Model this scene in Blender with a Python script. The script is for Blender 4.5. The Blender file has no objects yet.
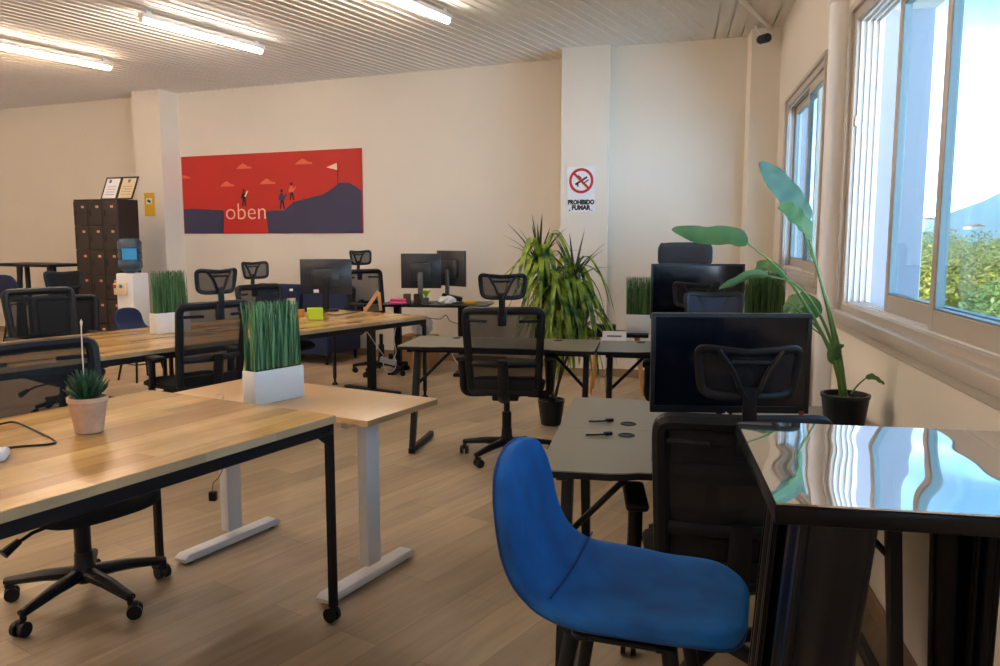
import bpy, bmesh, math, random
from mathutils import Vector, Matrix
random.seed(7)
SC = bpy.context.scene
COL = SC.collection
PI = math.pi

# ------------------------------------------------------------------ survey of the photograph
F = 800.0; YH = 238.0; EYE = 1.45
PITCH = math.atan((333 - YH) / F)
_c, _s = math.cos(PITCH), math.sin(PITCH)
def ray(x, y):
    u = (x - 500) / F; v = (y - 333) / F
    return Vector((u, _c - v * _s, -_s - v * _c))
def P(x, y, h):                       # point of a sight line at height h
    d = ray(x, y); t = (h - EYE) / d.z
    return Vector((d.x * t, d.y * t, h))
def D(x, y, Y):                       # point of a sight line at distance Y
    d = ray(x, y); t = Y / d.y
    return Vector((d.x * t, Y, EYE + d.z * t))

# ------------------------------------------------------------------ materials
def new_mat(name):
    m = bpy.data.materials.new(name); m.use_nodes = True
    nt = m.node_tree; b = nt.nodes['Principled BSDF']
    return m, nt, b
def srgb(r, g, b):
    def f(c):
        c /= 255.0
        return c / 12.92 if c <= .04045 else ((c + .055) / 1.055) ** 2.4
    return (f(r), f(g), f(b), 1)
def mat(name, col, rough=.5, metal=0, var=.06, scale=30, bump=0, spec=.5, coords='Object'):
    m, nt, b = new_mat(name); N = nt.nodes; L = nt.links
    tc = N.new('ShaderNodeTexCoord'); no = N.new('ShaderNodeTexNoise')
    no.inputs['Scale'].default_value = scale; no.inputs['Detail'].default_value = 4
    L.new(tc.outputs[coords], no.inputs['Vector'])
    hsv = N.new('ShaderNodeHueSaturation'); hsv.inputs['Color'].default_value = col
    mr = N.new('ShaderNodeMapRange'); mr.inputs['To Min'].default_value = 1 - var; mr.inputs['To Max'].default_value = 1 + var
    L.new(no.outputs['Fac'], mr.inputs['Value']); L.new(mr.outputs['Result'], hsv.inputs['Value'])
    L.new(hsv.outputs['Color'], b.inputs['Base Color'])
    b.inputs['Roughness'].default_value = rough; b.inputs['Metallic'].default_value = metal
    b.inputs['Specular IOR Level'].default_value = spec
    if bump:
        bp = N.new('ShaderNodeBump'); bp.inputs['Strength'].default_value = bump; bp.inputs['Distance'].default_value = .01
        L.new(no.outputs['Fac'], bp.inputs['Height']); L.new(bp.outputs['Normal'], b.inputs['Normal'])
    return m
def emit(name, col, strength):
    m, nt, b = new_mat(name)
    b.inputs['Base Color'].default_value = col
    b.inputs['Emission Color'].default_value = col; b.inputs['Emission Strength'].default_value = strength
    return m
def wood_blocks(name, c1, c2, length=.55, width=.07, rough=.3, grain=.25):
    m, nt, b = new_mat(name); N = nt.nodes; L = nt.links
    tc = N.new('ShaderNodeTexCoord'); br = N.new('ShaderNodeTexBrick')
    br.offset = .37; br.inputs['Scale'].default_value = 1
    br.inputs['Brick Width'].default_value = length; br.inputs['Row Height'].default_value = width
    br.inputs['Mortar Size'].default_value = .0006; br.inputs['Mortar Smooth'].default_value = .3
    br.inputs['Color1'].default_value = c1; br.inputs['Color2'].default_value = c2
    br.inputs['Mortar'].default_value = tuple(.6 * x for x in c1[:3]) + (1,)
    L.new(tc.outputs['Object'], br.inputs['Vector'])
    mp = N.new('ShaderNodeMapping'); mp.inputs['Scale'].default_value = (3, 45, 45)
    L.new(tc.outputs['Object'], mp.inputs['Vector'])
    no = N.new('ShaderNodeTexNoise'); no.inputs['Scale'].default_value = 1; no.inputs['Detail'].default_value = 6; no.inputs['Distortion'].default_value = .8
    L.new(mp.outputs['Vector'], no.inputs['Vector'])
    no2 = N.new('ShaderNodeTexNoise'); no2.inputs['Scale'].default_value = 4; L.new(tc.outputs['Object'], no2.inputs['Vector'])
    ad = N.new('ShaderNodeMath'); ad.operation = 'ADD'; L.new(no.outputs['Fac'], ad.inputs[0]); L.new(no2.outputs['Fac'], ad.inputs[1])
    mr = N.new('ShaderNodeMapRange'); mr.inputs['From Max'].default_value = 2
    mr.inputs['To Min'].default_value = 1 - grain * 1.6; mr.inputs['To Max'].default_value = 1 + grain * 1.6
    L.new(ad.outputs['Value'], mr.inputs['Value'])
    hsv = N.new('ShaderNodeHueSaturation'); L.new(br.outputs['Color'], hsv.inputs['Color']); L.new(mr.outputs['Result'], hsv.inputs['Value'])
    L.new(hsv.outputs['Color'], b.inputs['Base Color'])
    b.inputs['Roughness'].default_value = rough
    return m
def floor_mat():
    m, nt, b = new_mat('oak_planks'); N = nt.nodes; L = nt.links
    tc = N.new('ShaderNodeTexCoord'); mp = N.new('ShaderNodeMapping')
    mp.inputs['Rotation'].default_value = (0, 0, -math.radians(55.4))
    L.new(tc.outputs['Object'], mp.inputs['Vector'])
    br = N.new('ShaderNodeTexBrick'); br.offset = .41; br.inputs['Scale'].default_value = 1
    br.inputs['Brick Width'].default_value = 1.25; br.inputs['Row Height'].default_value = .19
    br.inputs['Mortar Size'].default_value = .0012; br.inputs['Mortar Smooth'].default_value = .4; br.inputs['Bias'].default_value = 0
    br.inputs['Color1'].default_value = srgb(188, 165, 133); br.inputs['Color2'].default_value = srgb(160, 139, 111); br.inputs['Mortar'].default_value = srgb(116, 96, 78)
    L.new(mp.outputs['Vector'], br.inputs['Vector'])
    mp2 = N.new('ShaderNodeMapping'); mp2.inputs['Scale'].default_value = (1.6, 16, 1)
    L.new(mp.outputs['Vector'], mp2.inputs['Vector'])
    no = N.new('ShaderNodeTexNoise'); no.inputs['Scale'].default_value = 1; no.inputs['Detail'].default_value = 7; no.inputs['Distortion'].default_value = 1.2
    L.new(mp2.outputs['Vector'], no.inputs['Vector'])
    mp3 = N.new('ShaderNodeMapping'); mp3.inputs['Scale'].default_value = (.8, 3, 1); L.new(mp.outputs['Vector'], mp3.inputs['Vector'])
    no2 = N.new('ShaderNodeTexNoise'); no2.inputs['Scale'].default_value = 1; no2.inputs['Detail'].default_value = 3; L.new(mp3.outputs['Vector'], no2.inputs['Vector'])
    ad = N.new('ShaderNodeMath'); ad.operation = 'ADD'; L.new(no.outputs['Fac'], ad.inputs[0]); L.new(no2.outputs['Fac'], ad.inputs[1])
    mr = N.new('ShaderNodeMapRange'); mr.inputs['From Min'].default_value = .4; mr.inputs['From Max'].default_value = 1.6; mr.inputs['To Min'].default_value = .6; mr.inputs['To Max'].default_value = 1.36
    L.new(ad.outputs['Value'], mr.inputs['Value'])
    hsv = N.new('ShaderNodeHueSaturation'); L.new(br.outputs['Color'], hsv.inputs['Color']); L.new(mr.outputs['Result'], hsv.inputs['Value'])
    L.new(hsv.outputs['Color'], b.inputs['Base Color'])
    b.inputs['Roughness'].default_value = .42
    return m
def mesh_fabric(name, col, cover):
    m, nt, b = new_mat(name); N = nt.nodes; L = nt.links
    b.inputs['Base Color'].default_value = col; b.inputs['Roughness'].default_value = .7
    tr = N.new('ShaderNodeBsdfTransparent'); mx = N.new('ShaderNodeMixShader'); mx.inputs['Fac'].default_value = cover
    out = N['Material Output']
    L.new(tr.outputs[0], mx.inputs[1]); L.new(b.outputs[0], mx.inputs[2]); L.new(mx.outputs[0], out.inputs['Surface'])
    return m
def glass_mat(name, tint=(.93, .97, .97, 1), ior=1.45):
    m, nt, b = new_mat(name); N = nt.nodes; L = nt.links
    tr = N.new('ShaderNodeBsdfTransparent'); tr.inputs['Color'].default_value = tint
    gl = N.new('ShaderNodeBsdfGlossy'); gl.inputs['Roughness'].default_value = .02
    lw = N.new('ShaderNodeLayerWeight'); lw.inputs['Blend'].default_value = .5
    pw = N.new('ShaderNodeMath'); pw.operation = 'POWER'; pw.inputs[1].default_value = 5; L.new(lw.outputs['Facing'], pw.inputs[0])
    fr = N.new('ShaderNodeMapRange'); fr.inputs['To Min'].default_value = .035; fr.inputs['To Max'].default_value = .6; L.new(pw.outputs[0], fr.inputs['Value'])
    mx = N.new('ShaderNodeMixShader'); out = N['Material Output']
    L.new(fr.outputs['Result'], mx.inputs['Fac']); L.new(tr.outputs[0], mx.inputs[1]); L.new(gl.outputs[0], mx.inputs[2]); L.new(mx.outputs[0], out.inputs['Surface'])
    return m
def leaf_mat(name, c1, c2, scale=4, trans=.35, rough=.45, stretch=None):
    m, nt, b = new_mat(name); N = nt.nodes; L = nt.links
    tc = N.new('ShaderNodeTexCoord'); no = N.new('ShaderNodeTexNoise'); no.inputs['Scale'].default_value = scale
    if stretch:
        mp = N.new('ShaderNodeMapping'); mp.inputs['Scale'].default_value = stretch
        L.new(tc.outputs['Object'], mp.inputs['Vector']); L.new(mp.outputs['Vector'], no.inputs['Vector'])
    else: L.new(tc.outputs['Object'], no.inputs['Vector'])
    rp = N.new('ShaderNodeValToRGB'); rp.color_ramp.elements[0].color = c1; rp.color_ramp.elements[1].color = c2
    rp.color_ramp.elements[0].position = .35; rp.color_ramp.elements[1].position = .65
    L.new(no.outputs['Fac'], rp.inputs['Fac']); L.new(rp.outputs['Color'], b.inputs['Base Color'])
    b.inputs['Roughness'].default_value = rough
    t = N.new('ShaderNodeBsdfTranslucent'); L.new(rp.outputs['Color'], t.inputs['Color'])
    mx = N.new('ShaderNodeMixShader'); mx.inputs['Fac'].default_value = trans; out = N['Material Output']
    L.new(b.outputs[0], mx.inputs[1]); L.new(t.outputs[0], mx.inputs[2]); L.new(mx.outputs[0], out.inputs['Surface'])
    return m

M = {}
M['wall'] = mat('warm_white_plaster', srgb(232, 224, 211), .85, var=.02, scale=3, bump=.03)
M['ceiling'] = mat('ceiling_slats', srgb(226, 219, 208), .6, var=.03, scale=8)
M['floor'] = floor_mat()
M['skirt'] = mat('oak_skirting', srgb(150, 122, 95), .5, var=.1, scale=12)
M['alu'] = mat('champagne_aluminium', srgb(196, 186, 174), .4, .15, var=.02)
M['track'] = mat('white_track', srgb(226, 226, 226), .45, var=.02)
M['dark_gap'] = mat('seal_rubber', srgb(128, 140, 142), .5)
M['ext_wall'] = mat('greyed_render', srgb(150, 150, 158), .9, var=.03, scale=4, bump=.05)
M['pipe'] = mat('white_paint', srgb(240, 240, 244), .5, var=.02)
M['glass'] = glass_mat('window_glass')
M['glass_blue'] = glass_mat('tinted_glass', (.80, .90, .95, 1))
M['oakblock'] = wood_blocks('butcher_block', srgb(220, 178, 108), srgb(172, 126, 66), .7, .09, .2, .46)
M['oakedge'] = wood_blocks('butcher_block_edge', srgb(205, 180, 140), srgb(180, 152, 112), .3, .04, .5)
M['beech'] = wood_blocks('beech_laminate', srgb(214, 174, 122), srgb(210, 169, 118), 2.5, .4, .3, .10)
M['black'] = mat('black_steel', srgb(18, 19, 24), .45, .1, var=.1, spec=.35)
M['plastic'] = mat('black_plastic', srgb(17, 18, 23), .45, var=.06, spec=.35)
M['plastic2'] = mat('charcoal_plastic', srgb(34, 40, 50), .45, var=.06, spec=.35)
M['fabric'] = mat('black_fabric', srgb(16, 17, 21), .9, var=.25, scale=300, bump=.2)
M['slate'] = mat('slate_fabric', srgb(50, 58, 74), .9, var=.25, scale=300, bump=.2)
M['grey_pad'] = mat('grey_padding', srgb(62, 63, 67), .85, var=.15, scale=200, bump=.2)
M['mesh'] = mesh_fabric('mesh_weave', srgb(14, 15, 19), .5)
M['mesh_dense'] = mesh_fabric('mesh_weave_dense', srgb(12, 13, 17), .86)
M['white_steel'] = mat('white_powder_coat', srgb(224, 224, 224), .4, var=.02)
M['white'] = mat('white_gloss', srgb(232, 232, 230), .35, var=.02)
M['navy'] = mat('navy_velvet', srgb(28, 40, 78), .85, var=.2, scale=60)
mb_, nt_, b_ = new_mat('blue_velvet'); M['velvet'] = mb_
b_.inputs['Base Color'].default_value = srgb(0, 84, 140); b_.inputs['Roughness'].default_value = .8
b_.inputs['Sheen Weight'].default_value = .5; b_.inputs['Sheen Roughness'].default_value = .4; b_.inputs['Sheen Tint'].default_value = srgb(0, 156, 245)
n_ = nt_.nodes.new('ShaderNodeTexNoise'); n_.inputs['Scale'].default_value = 9; n_.inputs['Detail'].default_value = 5
t_ = nt_.nodes.new('ShaderNodeTexCoord'); nt_.links.new(t_.outputs['Object'], n_.inputs['Vector'])
r_ = nt_.nodes.new('ShaderNodeValToRGB'); r_.color_ramp.elements[0].color = srgb(0, 66, 126); r_.color_ramp.elements[1].color = srgb(0, 98, 176)
r_.color_ramp.elements[0].position = .3; r_.color_ramp.elements[1].position = .7
nt_.links.new(n_.outputs['Fac'], r_.inputs['Fac']); nt_.links.new(r_.outputs['Color'], b_.inputs['Base Color'])
M['piping'] = mat('blue_piping', srgb(3, 50, 110), .7)
M['desk_grey'] = mat('grey_laminate', srgb(128, 121, 103), .38, var=.05, scale=120)
M['desk_dark'] = mat('dark_grey_laminate', srgb(90, 88, 80), .3, var=.06, scale=120)
M['locker'] = mat('brown_locker_steel', srgb(48, 39, 33), .5, .1, var=.08)
M['locker_side'] = mat('dark_locker_steel', srgb(38, 33, 28), .5, .1, var=.06)
M['label_plate'] = mat('label_plate', srgb(206, 150, 120), .5)
M['monitor_back'] = mat('monitor_plastic', srgb(44, 47, 52), .28, var=.05)
M['screen'] = mat('dark_screen', srgb(8, 14, 26), .12, var=.02)
M['bezel'] = mat('monitor_bezel', srgb(16, 18, 24), .35)
M['silver'] = mat('grey_metal', srgb(110, 114, 118), .35, .6)
M['terracotta'] = mat('washed_terracotta', srgb(206, 168, 138), .8, var=.30, scale=22, bump=.05)
M['soil'] = mat('potting_soil', srgb(52, 40, 30), .95, var=.3, scale=80, bump=.4)
M['pot_black'] = mat('black_pot', srgb(20, 24, 30), .35)
M['grass'] = leaf_mat('artificial_grass', srgb(30, 82, 42), srgb(134, 184, 122), 1, .15, .5, (130, 130, 3))
M['grass_dark'] = leaf_mat('artificial_grass_dark', srgb(28, 68, 32), srgb(112, 156, 92), 1, .15, .5, (110, 110, 3))
M['succulent'] = leaf_mat('succulent_leaf', srgb(22, 56, 38), srgb(52, 96, 58), 30, .1)
M['dracaena'] = leaf_mat('dracaena_leaf', srgb(44, 92, 36), srgb(178, 198, 66), 11, .35)
M['dracaena_dark'] = leaf_mat('dracaena_spike', srgb(50, 50, 38), srgb(70, 84, 46), 8, .2)
M['strel'] = leaf_mat('strelitzia_leaf', srgb(66, 106, 58), srgb(110, 142, 78), 6, .35)
M['strel_blue'] = leaf_mat('strelitzia_leaf_bluish', srgb(76, 112, 96), srgb(106, 140, 112), 6, .3)
M['stem'] = mat('green_stem', srgb(98, 134, 62), .5, var=.15, scale=20)
M['cane'] = mat('brown_cane', srgb(70, 66, 44), .8, var=.2, scale=40)
M['pine'] = mat('light_pine', srgb(205, 150, 92), .5, var=.12, scale=20)
M['card'] = mat('cardboard', srgb(176, 136, 92), .85, var=.08)
M['paper'] = mat('white_paper', srgb(236, 236, 240), .8, var=.02)
M['cream_paper'] = mat('cream_paper', srgb(216, 200, 164), .8, var=.05)
M['yellow'] = mat('yellow_sign', srgb(222, 176, 24), .6, var=.03)
M['lime'] = mat('lime_paper', srgb(186, 214, 40), .7)
M['pink'] = mat('pink_plastic', srgb(226, 84, 130), .5)
M['orange'] = mat('orange_paper', srgb(212, 140, 50), .6)
M['red'] = mat('red_plastic', srgb(190, 36, 34), .5)
M['sticker'] = mat('red_sticker', srgb(150, 44, 46), .5)
M['skyblue'] = mat('blue_label', srgb(40, 140, 196), .5)
M['bottle'] = glass_mat('clear_plastic', (.86, .84, .86, 1), 1.3)
M['waterbottle'] = mat('blue_water_bottle', srgb(70, 92, 112), .15, var=.2, scale=9)
M['waterbottle'].node_tree.nodes['Principled BSDF'].inputs['Transmission Weight'].default_value = .45
M['mirror'], nt_, b_ = new_mat('wavy_polished_sheet')
b_.inputs['Base Color'].default_value = (.78, .80, .82, 1); b_.inputs['Metallic'].default_value = .95; b_.inputs['Roughness'].default_value = .03
t_ = nt_.nodes.new('ShaderNodeTexCoord'); mp_ = nt_.nodes.new('ShaderNodeMapping'); mp_.inputs['Scale'].default_value = (5, 3.0, 1)
n_ = nt_.nodes.new('ShaderNodeTexNoise'); n_.inputs['Scale'].default_value = 1.0; n_.inputs['Detail'].default_value = .5
bp_ = nt_.nodes.new('ShaderNodeBump'); bp_.inputs['Strength'].default_value = .38; bp_.inputs['Distance'].default_value = .02
nt_.links.new(t_.outputs['Object'], mp_.inputs['Vector']); nt_.links.new(mp_.outputs['Vector'], n_.inputs['Vector'])
nt_.links.new(n_.outputs['Fac'], bp_.inputs['Height']); nt_.links.new(bp_.outputs['Normal'], b_.inputs['Normal'])
M['gloss_black'] = mat('gloss_black_steel', srgb(5, 7, 13), .28, 0, var=.02, spec=.25)
M['banner_red'] = mat('banner_red', srgb(196, 42, 34), .6, var=.05, scale=2)
M['banner_navy'] = mat('banner_navy', srgb(58, 58, 88), .6, var=.10, scale=4)
M['banner_cloud'] = mat('banner_cloud', srgb(224, 112, 76), .6)
M['banner_cream'] = mat('banner_cream', srgb(246, 214, 190), .6)
M['ink'] = mat('black_ink', srgb(30, 28, 34), .6)
M['sign_red'] = mat('sign_red', srgb(190, 40, 40), .5)
M['tube'] = emit('fluorescent_tube', (1.0, .905, .81, 1), 39)
M['tube_warm'] = emit('warm_fluorescent_tube', (1.0, .74, .53, 1), 52)
M['tree_a'] = leaf_mat('autumn_leaf', srgb(140, 130, 58), srgb(206, 186, 84), .8, .3)
M['tree_b'] = leaf_mat('green_leaf', srgb(110, 124, 66), srgb(176, 174, 96), .8, .3)
M['tree_c'] = leaf_mat('dark_leaf', srgb(56, 84, 56), srgb(104, 128, 76), .8, .2)
M['trunk'] = mat('bark', srgb(90, 74, 58), .9, var=.2)
M['ground'] = mat('scrub_ground', srgb(112, 122, 74), .95, var=.3, scale=.3)
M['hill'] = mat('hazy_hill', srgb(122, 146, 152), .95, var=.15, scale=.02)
M['house'] = mat('pale_house', srgb(226, 218, 206), .9, var=.05)
M['roof_tile'] = mat('clay_roof', srgb(176, 120, 92), .9, var=.1)
M['white_plug'] = mat('white_plastic', srgb(222, 224, 230), .4)

# ------------------------------------------------------------------ mesh helpers
def add_box(bm, c, s, rot=None, bev=0, seg=2):
    mt = Matrix.Translation(Vector(c))
    if rot is not None: mt = mt @ rot.to_4x4()
    mt = mt @ Matrix.Diagonal((s[0], s[1], s[2], 1))
    r = bmesh.ops.create_cube(bm, size=1, matrix=mt)
    if bev:
        es = list({e for v in r['verts'] for e in v.link_edges})
        bmesh.ops.bevel(bm, geom=es, offset=bev, segments=seg, profile=.5, affect='EDGES', clamp_overlap=True)
def frames(pts, closed=False):
    n = len(pts); T = []
    for i in range(n):
        a = pts[(i - 1) % n] if (closed or i > 0) else pts[i]
        b = pts[(i + 1) % n] if (closed or i < n - 1) else pts[i]
        T.append((b - a).normalized())
    up = Vector((0, 0, 1))
    if abs(T[0].dot(up)) > .95: up = Vector((0, 1, 0))
    N = (up - T[0] * up.dot(T[0])).normalized(); out = []
    for t in T:
        N = N - t * N.dot(t)
        if N.length < 1e-6: N = t.orthogonal()
        N.normalize(); out.append((t, N, t.cross(N)))
    return out
def add_tube(bm, pts, r, n=8, closed=False, sx=1, sy=1, caps=True):
    pts = [Vector(p) for p in pts]; fr = frames(pts, closed); rings = []
    for i, p in enumerate(pts):
        ri = r[i] if isinstance(r, (list, tuple)) else r
        t, N, B = fr[i]
        rings.append([bm.verts.new(p + N * (math.cos(2 * PI * k / n + PI / n) * ri * sx) + B * (math.sin(2 * PI * k / n + PI / n) * ri * sy)) for k in range(n)])
    m = len(pts)
    for i in range(m if closed else m - 1):
        a, b = rings[i], rings[(i + 1) % m]
        for k in range(n):
            bm.faces.new((a[k], a[(k + 1) % n], b[(k + 1) % n], b[k]))
    if caps and not closed:
        bm.faces.new(list(reversed(rings[0]))); bm.faces.new(rings[-1])
def smooth_path(pts, k=6, closed=False):
    pts = [Vector(p) for p in pts]; n = len(pts); out = []
    rng = n if closed else n - 1
    for i in range(rng):
        if closed: p0, p1, p2, p3 = pts[i - 1], pts[i], pts[(i + 1) % n], pts[(i + 2) % n]
        else: p0, p1, p2, p3 = pts[max(i - 1, 0)], pts[i], pts[i + 1], pts[min(i + 2, n - 1)]
        for j in range(k):
            t = j / k
            out.append(.5 * ((2 * p1) + (p2 - p0) * t + (2 * p0 - 5 * p1 + 4 * p2 - p3) * t * t + (3 * p1 - p0 - 3 * p2 + p3) * t ** 3))
    if not closed: out.append(pts[-1])
    return out
def add_lathe(bm, prof, n=20, c=(0, 0, 0), axis='z', caps=True):
    c = Vector(c); rings = []
    for r, z in prof:
        ring = []
        for k in range(n):
            a = 2 * PI * k / n
            if axis == 'z': v = Vector((r * math.cos(a), r * math.sin(a), z))
            elif axis == 'x': v = Vector((z, r * math.cos(a), r * math.sin(a)))
            else: v = Vector((r * math.sin(a), z, r * math.cos(a)))
            ring.append(bm.verts.new(c + v))
        rings.append(ring)
    for a, b in zip(rings, rings[1:]):
        for k in range(n): bm.faces.new((a[k], a[(k + 1) % n], b[(k + 1) % n], b[k]))
    if caps:
        bm.faces.new(list(reversed(rings[0]))); bm.faces.new(rings[-1])
def add_prism(bm, poly, z0, z1, tf=None, bev=0):
    tf = tf or (lambda x, y, z: Vector((x, y, z)))
    lo = [bm.verts.new(tf(x, y, z0)) for x, y in poly]; hi = [bm.verts.new(tf(x, y, z1)) for x, y in poly]
    n = len(poly)
    fs = [bm.faces.new(list(reversed(lo))), bm.faces.new(hi)]
    for k in range(n): fs.append(bm.faces.new((lo[k], lo[(k + 1) % n], hi[(k + 1) % n], hi[k])))
    if bev:
        es = list({e for e in list(fs[0].edges) + list(fs[1].edges)})
        bmesh.ops.bevel(bm, geom=es, offset=bev, segments=2, profile=.5, affect='EDGES', clamp_overlap=True)
def add_shell(bm, f, nu, nv, th):
    """surface f(u,v) with u in -1..1, v in 0..1, given thickness th(u,v)"""
    def nrm(u, v):
        e = 1e-3
        a = f(min(u + e, 1), v) - f(max(u - e, -1), v); b = f(u, min(v + e, 1)) - f(u, max(v - e, 0))
        n = a.cross(b)
        return n.normalized() if n.length > 1e-12 else Vector((0, 0, 1))
    A, B = [], []
    for j in range(nv + 1):
        ra, rb = [], []
        for i in range(nu + 1):
            u = -1 + 2 * i / nu; v = j / nv; p = f(u, v); n = nrm(u, v); t = th(u, v) / 2
            ra.append(bm.verts.new(p + n * t)); rb.append(bm.verts.new(p - n * t))
        A.append(ra); B.append(rb)
    for j in range(nv):
        for i in range(nu):
            bm.faces.new((A[j][i], A[j][i + 1], A[j + 1][i + 1], A[j + 1][i]))
            bm.faces.new((B[j][i], B[j + 1][i], B[j + 1][i + 1], B[j][i + 1]))
    for j in range(nv):
        bm.faces.new((A[j][0], A[j + 1][0], B[j + 1][0], B[j][0]))
        bm.faces.new((A[j][nu], B[j][nu], B[j + 1][nu], A[j + 1][nu]))
    for i in range(nu):
        bm.faces.new((A[0][i], B[0][i], B[0][i + 1], A[0][i + 1]))
        bm.faces.new((A[nv][i], A[nv][i + 1], B[nv][i + 1], B[nv][i]))
def add_leaf(bm, path, width, prof=None, fold=.25, side=None, k=5, wave=0):
    pts = smooth_path(path, k); n = len(pts); prev = None
    for i, p in enumerate(pts):
        t = i / (n - 1)
        T = (pts[min(i + 1, n - 1)] - pts[max(i - 1, 0)]).normalized()
        S = Vector(side) if side is not None else T.cross(Vector((0, 0, 1)))
        S = S - T * S.dot(T)
        if S.length < 1e-4: S = T.orthogonal()
        S.normalize(); U = S.cross(T)
        w = width * (prof(t) if prof else math.sin(PI * min(max(t, .02), .985)) ** .7)
        wv = wave * width * math.sin(t * 23)
        row = [bm.verts.new(p - S * w + U * (fold * w + wv)), bm.verts.new(p), bm.verts.new(p + S * w + U * (fold * w - wv))]
        if prev:
            for q in range(2): bm.faces.new((prev[q], prev[q + 1], row[q + 1], row[q]))
        prev = row
def link(o, parent=None):
    COL.objects.link(o)
    if parent is not None: o.parent = parent
    return o
def obj(name, bm, m, parent=None, sharp=38, flat=False):
    bmesh.ops.recalc_face_normals(bm, faces=bm.faces[:]) if not flat else None
    me = bpy.data.meshes.new(name); bm.to_mesh(me); bm.free()
    for mm in (m if isinstance(m, list) else [m]): me.materials.append(mm)
    for p in me.polygons: p.use_smooth = True
    me.set_sharp_from_angle(angle=math.radians(sharp))
    return link(bpy.data.objects.new(name, me), parent)
def NB(): return bmesh.new()
def tag(o, label, cat, group=None):
    o['label'] = label; o['category'] = cat
    if group: o['group'] = group
    return o
def thing(name, label, cat, loc=(0, 0, 0), rotz=0, group=None):
    o = bpy.data.objects.new(name, None); COL.objects.link(o); o.empty_display_size = .1
    o.location = loc; o.rotation_euler = (0, 0, rotz)
    return tag(o, label, cat, group)
def struct(o, label=None):
    o['kind'] = 'structure'
    if label: o['label'] = label
    return o
def bx(name, m, c, s, parent=None, rot=None, bev=.002, seg=1):
    b = NB(); add_box(b, c, s, rot, bev, seg); return obj(name, b, m, parent)
def dup(root, loc, rotz, label, group=None):
    def rec(o, par):
        c = o.copy(); COL.objects.link(c); c.parent = par
        for ch in list(o.children): rec(ch, c)
        return c
    r = rec(root, None); r.location = loc; r.rotation_euler = (0, 0, rotz); r['label'] = label
    if group: r['group'] = group
    return r
def face(d):                                        # rotation that turns local +Y to the plan direction d
    return math.atan2(-d[0], d[1])
def text_mesh(name, body, size, m, parent, loc, rot=(0, 0, 0), ext=.0004, align='CENTER', sx=1, off=0):
    cu = bpy.data.curves.new('t', 'FONT'); cu.body = body; cu.size = size; cu.align_x = align; cu.extrude = ext; cu.resolution_u = 4; cu.offset = off
    t = bpy.data.objects.new('t', cu); COL.objects.link(t)
    dg = bpy.context.evaluated_depsgraph_get(); dg.update()
    me = bpy.data.meshes.new_from_object(t.evaluated_get(dg))
    bpy.data.objects.remove(t); bpy.data.curves.remove(cu)
    me.name = name; me.materials.clear(); me.materials.append(m)
    o = bpy.data.objects.new(name, me); o.location = loc; o.rotation_euler = rot; o.scale = (sx, 1, 1)
    return link(o, parent)

# ------------------------------------------------------------------ room shell
CEIL = 3.37
def wall_seg(name, a, b, thick, z0=0, z1=CEIL + .12, m='wall', holes=None, inset=None):
    """upright slab whose room face runs a->b in plan; thickness goes to the right-hand side of a->b reversed (outside)"""
    a = Vector((a[0], a[1], 0)); b = Vector((b[0], b[1], 0)); d = (b - a).normalized(); n = Vector((-d.y, d.x, 0)) * thick
    L = (b - a).length; bm = NB()
    def slab(s0, s1, h0, h1):
        q = [a + d * s0, a + d * s1, a + d * s1 + n, a + d * s0 + n]
        lo = [bm.verts.new(p + Vector((0, 0, h0))) for p in q]; hi = [bm.verts.new(p + Vector((0, 0, h1))) for p in q]
        bm.faces.new(lo[::-1]); bm.faces.new(hi)
        for k in range(4): bm.faces.new((lo[k], lo[(k + 1) % 4], hi[(k + 1) % 4], hi[k]))
    if not holes: slab(0, L, z0, z1)
    else:
        cur = 0
        for s0, s1, h0, h1 in holes:
            slab(cur, s0, z0, z1); slab(s0, s1, z0, h0); slab(s0, s1, h1, z1); cur = s1
        slab(cur, L, z0, z1)
    o = obj(name, bm, M[m]); struct(o)
    return o
# plan points
LW0 = Vector((-9.5, 13.149, 0)); LWd = Vector((.9226, -.3857, 0))
PLl, PLr = (.63, 8.42), (1.10, 8.27)
RP0, RP1 = (1.10, 8.36), (2.45, 7.93)
CN = (2.56, 7.44)
def farX(y): return .952 + .2144 * y
def nearX(y): return .86 + .2 * y
f_ = NB(); add_box(f_, (-3.2, 4.6, -.05), (14, 20, .1)); struct(obj('floor', f_, M['floor']))
wall_seg('wall_back', LW0, LW0 + LWd * 11.25, .25)
# broad pier on the left and the pier with the no-smoking sign
def wall_at(px, off=0):                              # distance along the back wall of a picture column
    r = (px - 500) / F; o = LW0 + Vector((-.3857, -.9226, 0)) * off
    return (r * o.y - o.x) / (LWd.x - r * LWd.y)
def pier(name, q, z1=CEIL + .1):
    b = NB(); add_prism(b, q, 0, z1); o = obj(name, b, M['wall']); struct(o); return o
LWn = Vector((-.3857, -.9226, 0))
s0, s1 = wall_at(141.5, .32), wall_at(168, .32)
pA = LW0 + LWd * s0; pB = LW0 + LWd * s1
pier('pillar_left', [(pA + LWn * .32).to_2d()[:], (pB + LWn * .32).to_2d()[:], (pB - LWn * .05).to_2d()[:], (pA - LWn * .05).to_2d()[:]])
pier('pillar_center', [PLl, PLr, (1.22, 8.9), (.75, 9.0)])
wall_seg('wall_alcove', (RP0[0] - .05, RP0[1] + .016), RP1, .3)
pier('pillar_right', [(2.33, 7.66), (2.59, 7.58), (2.75, 8.2), (2.42, 8.2)])
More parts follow.
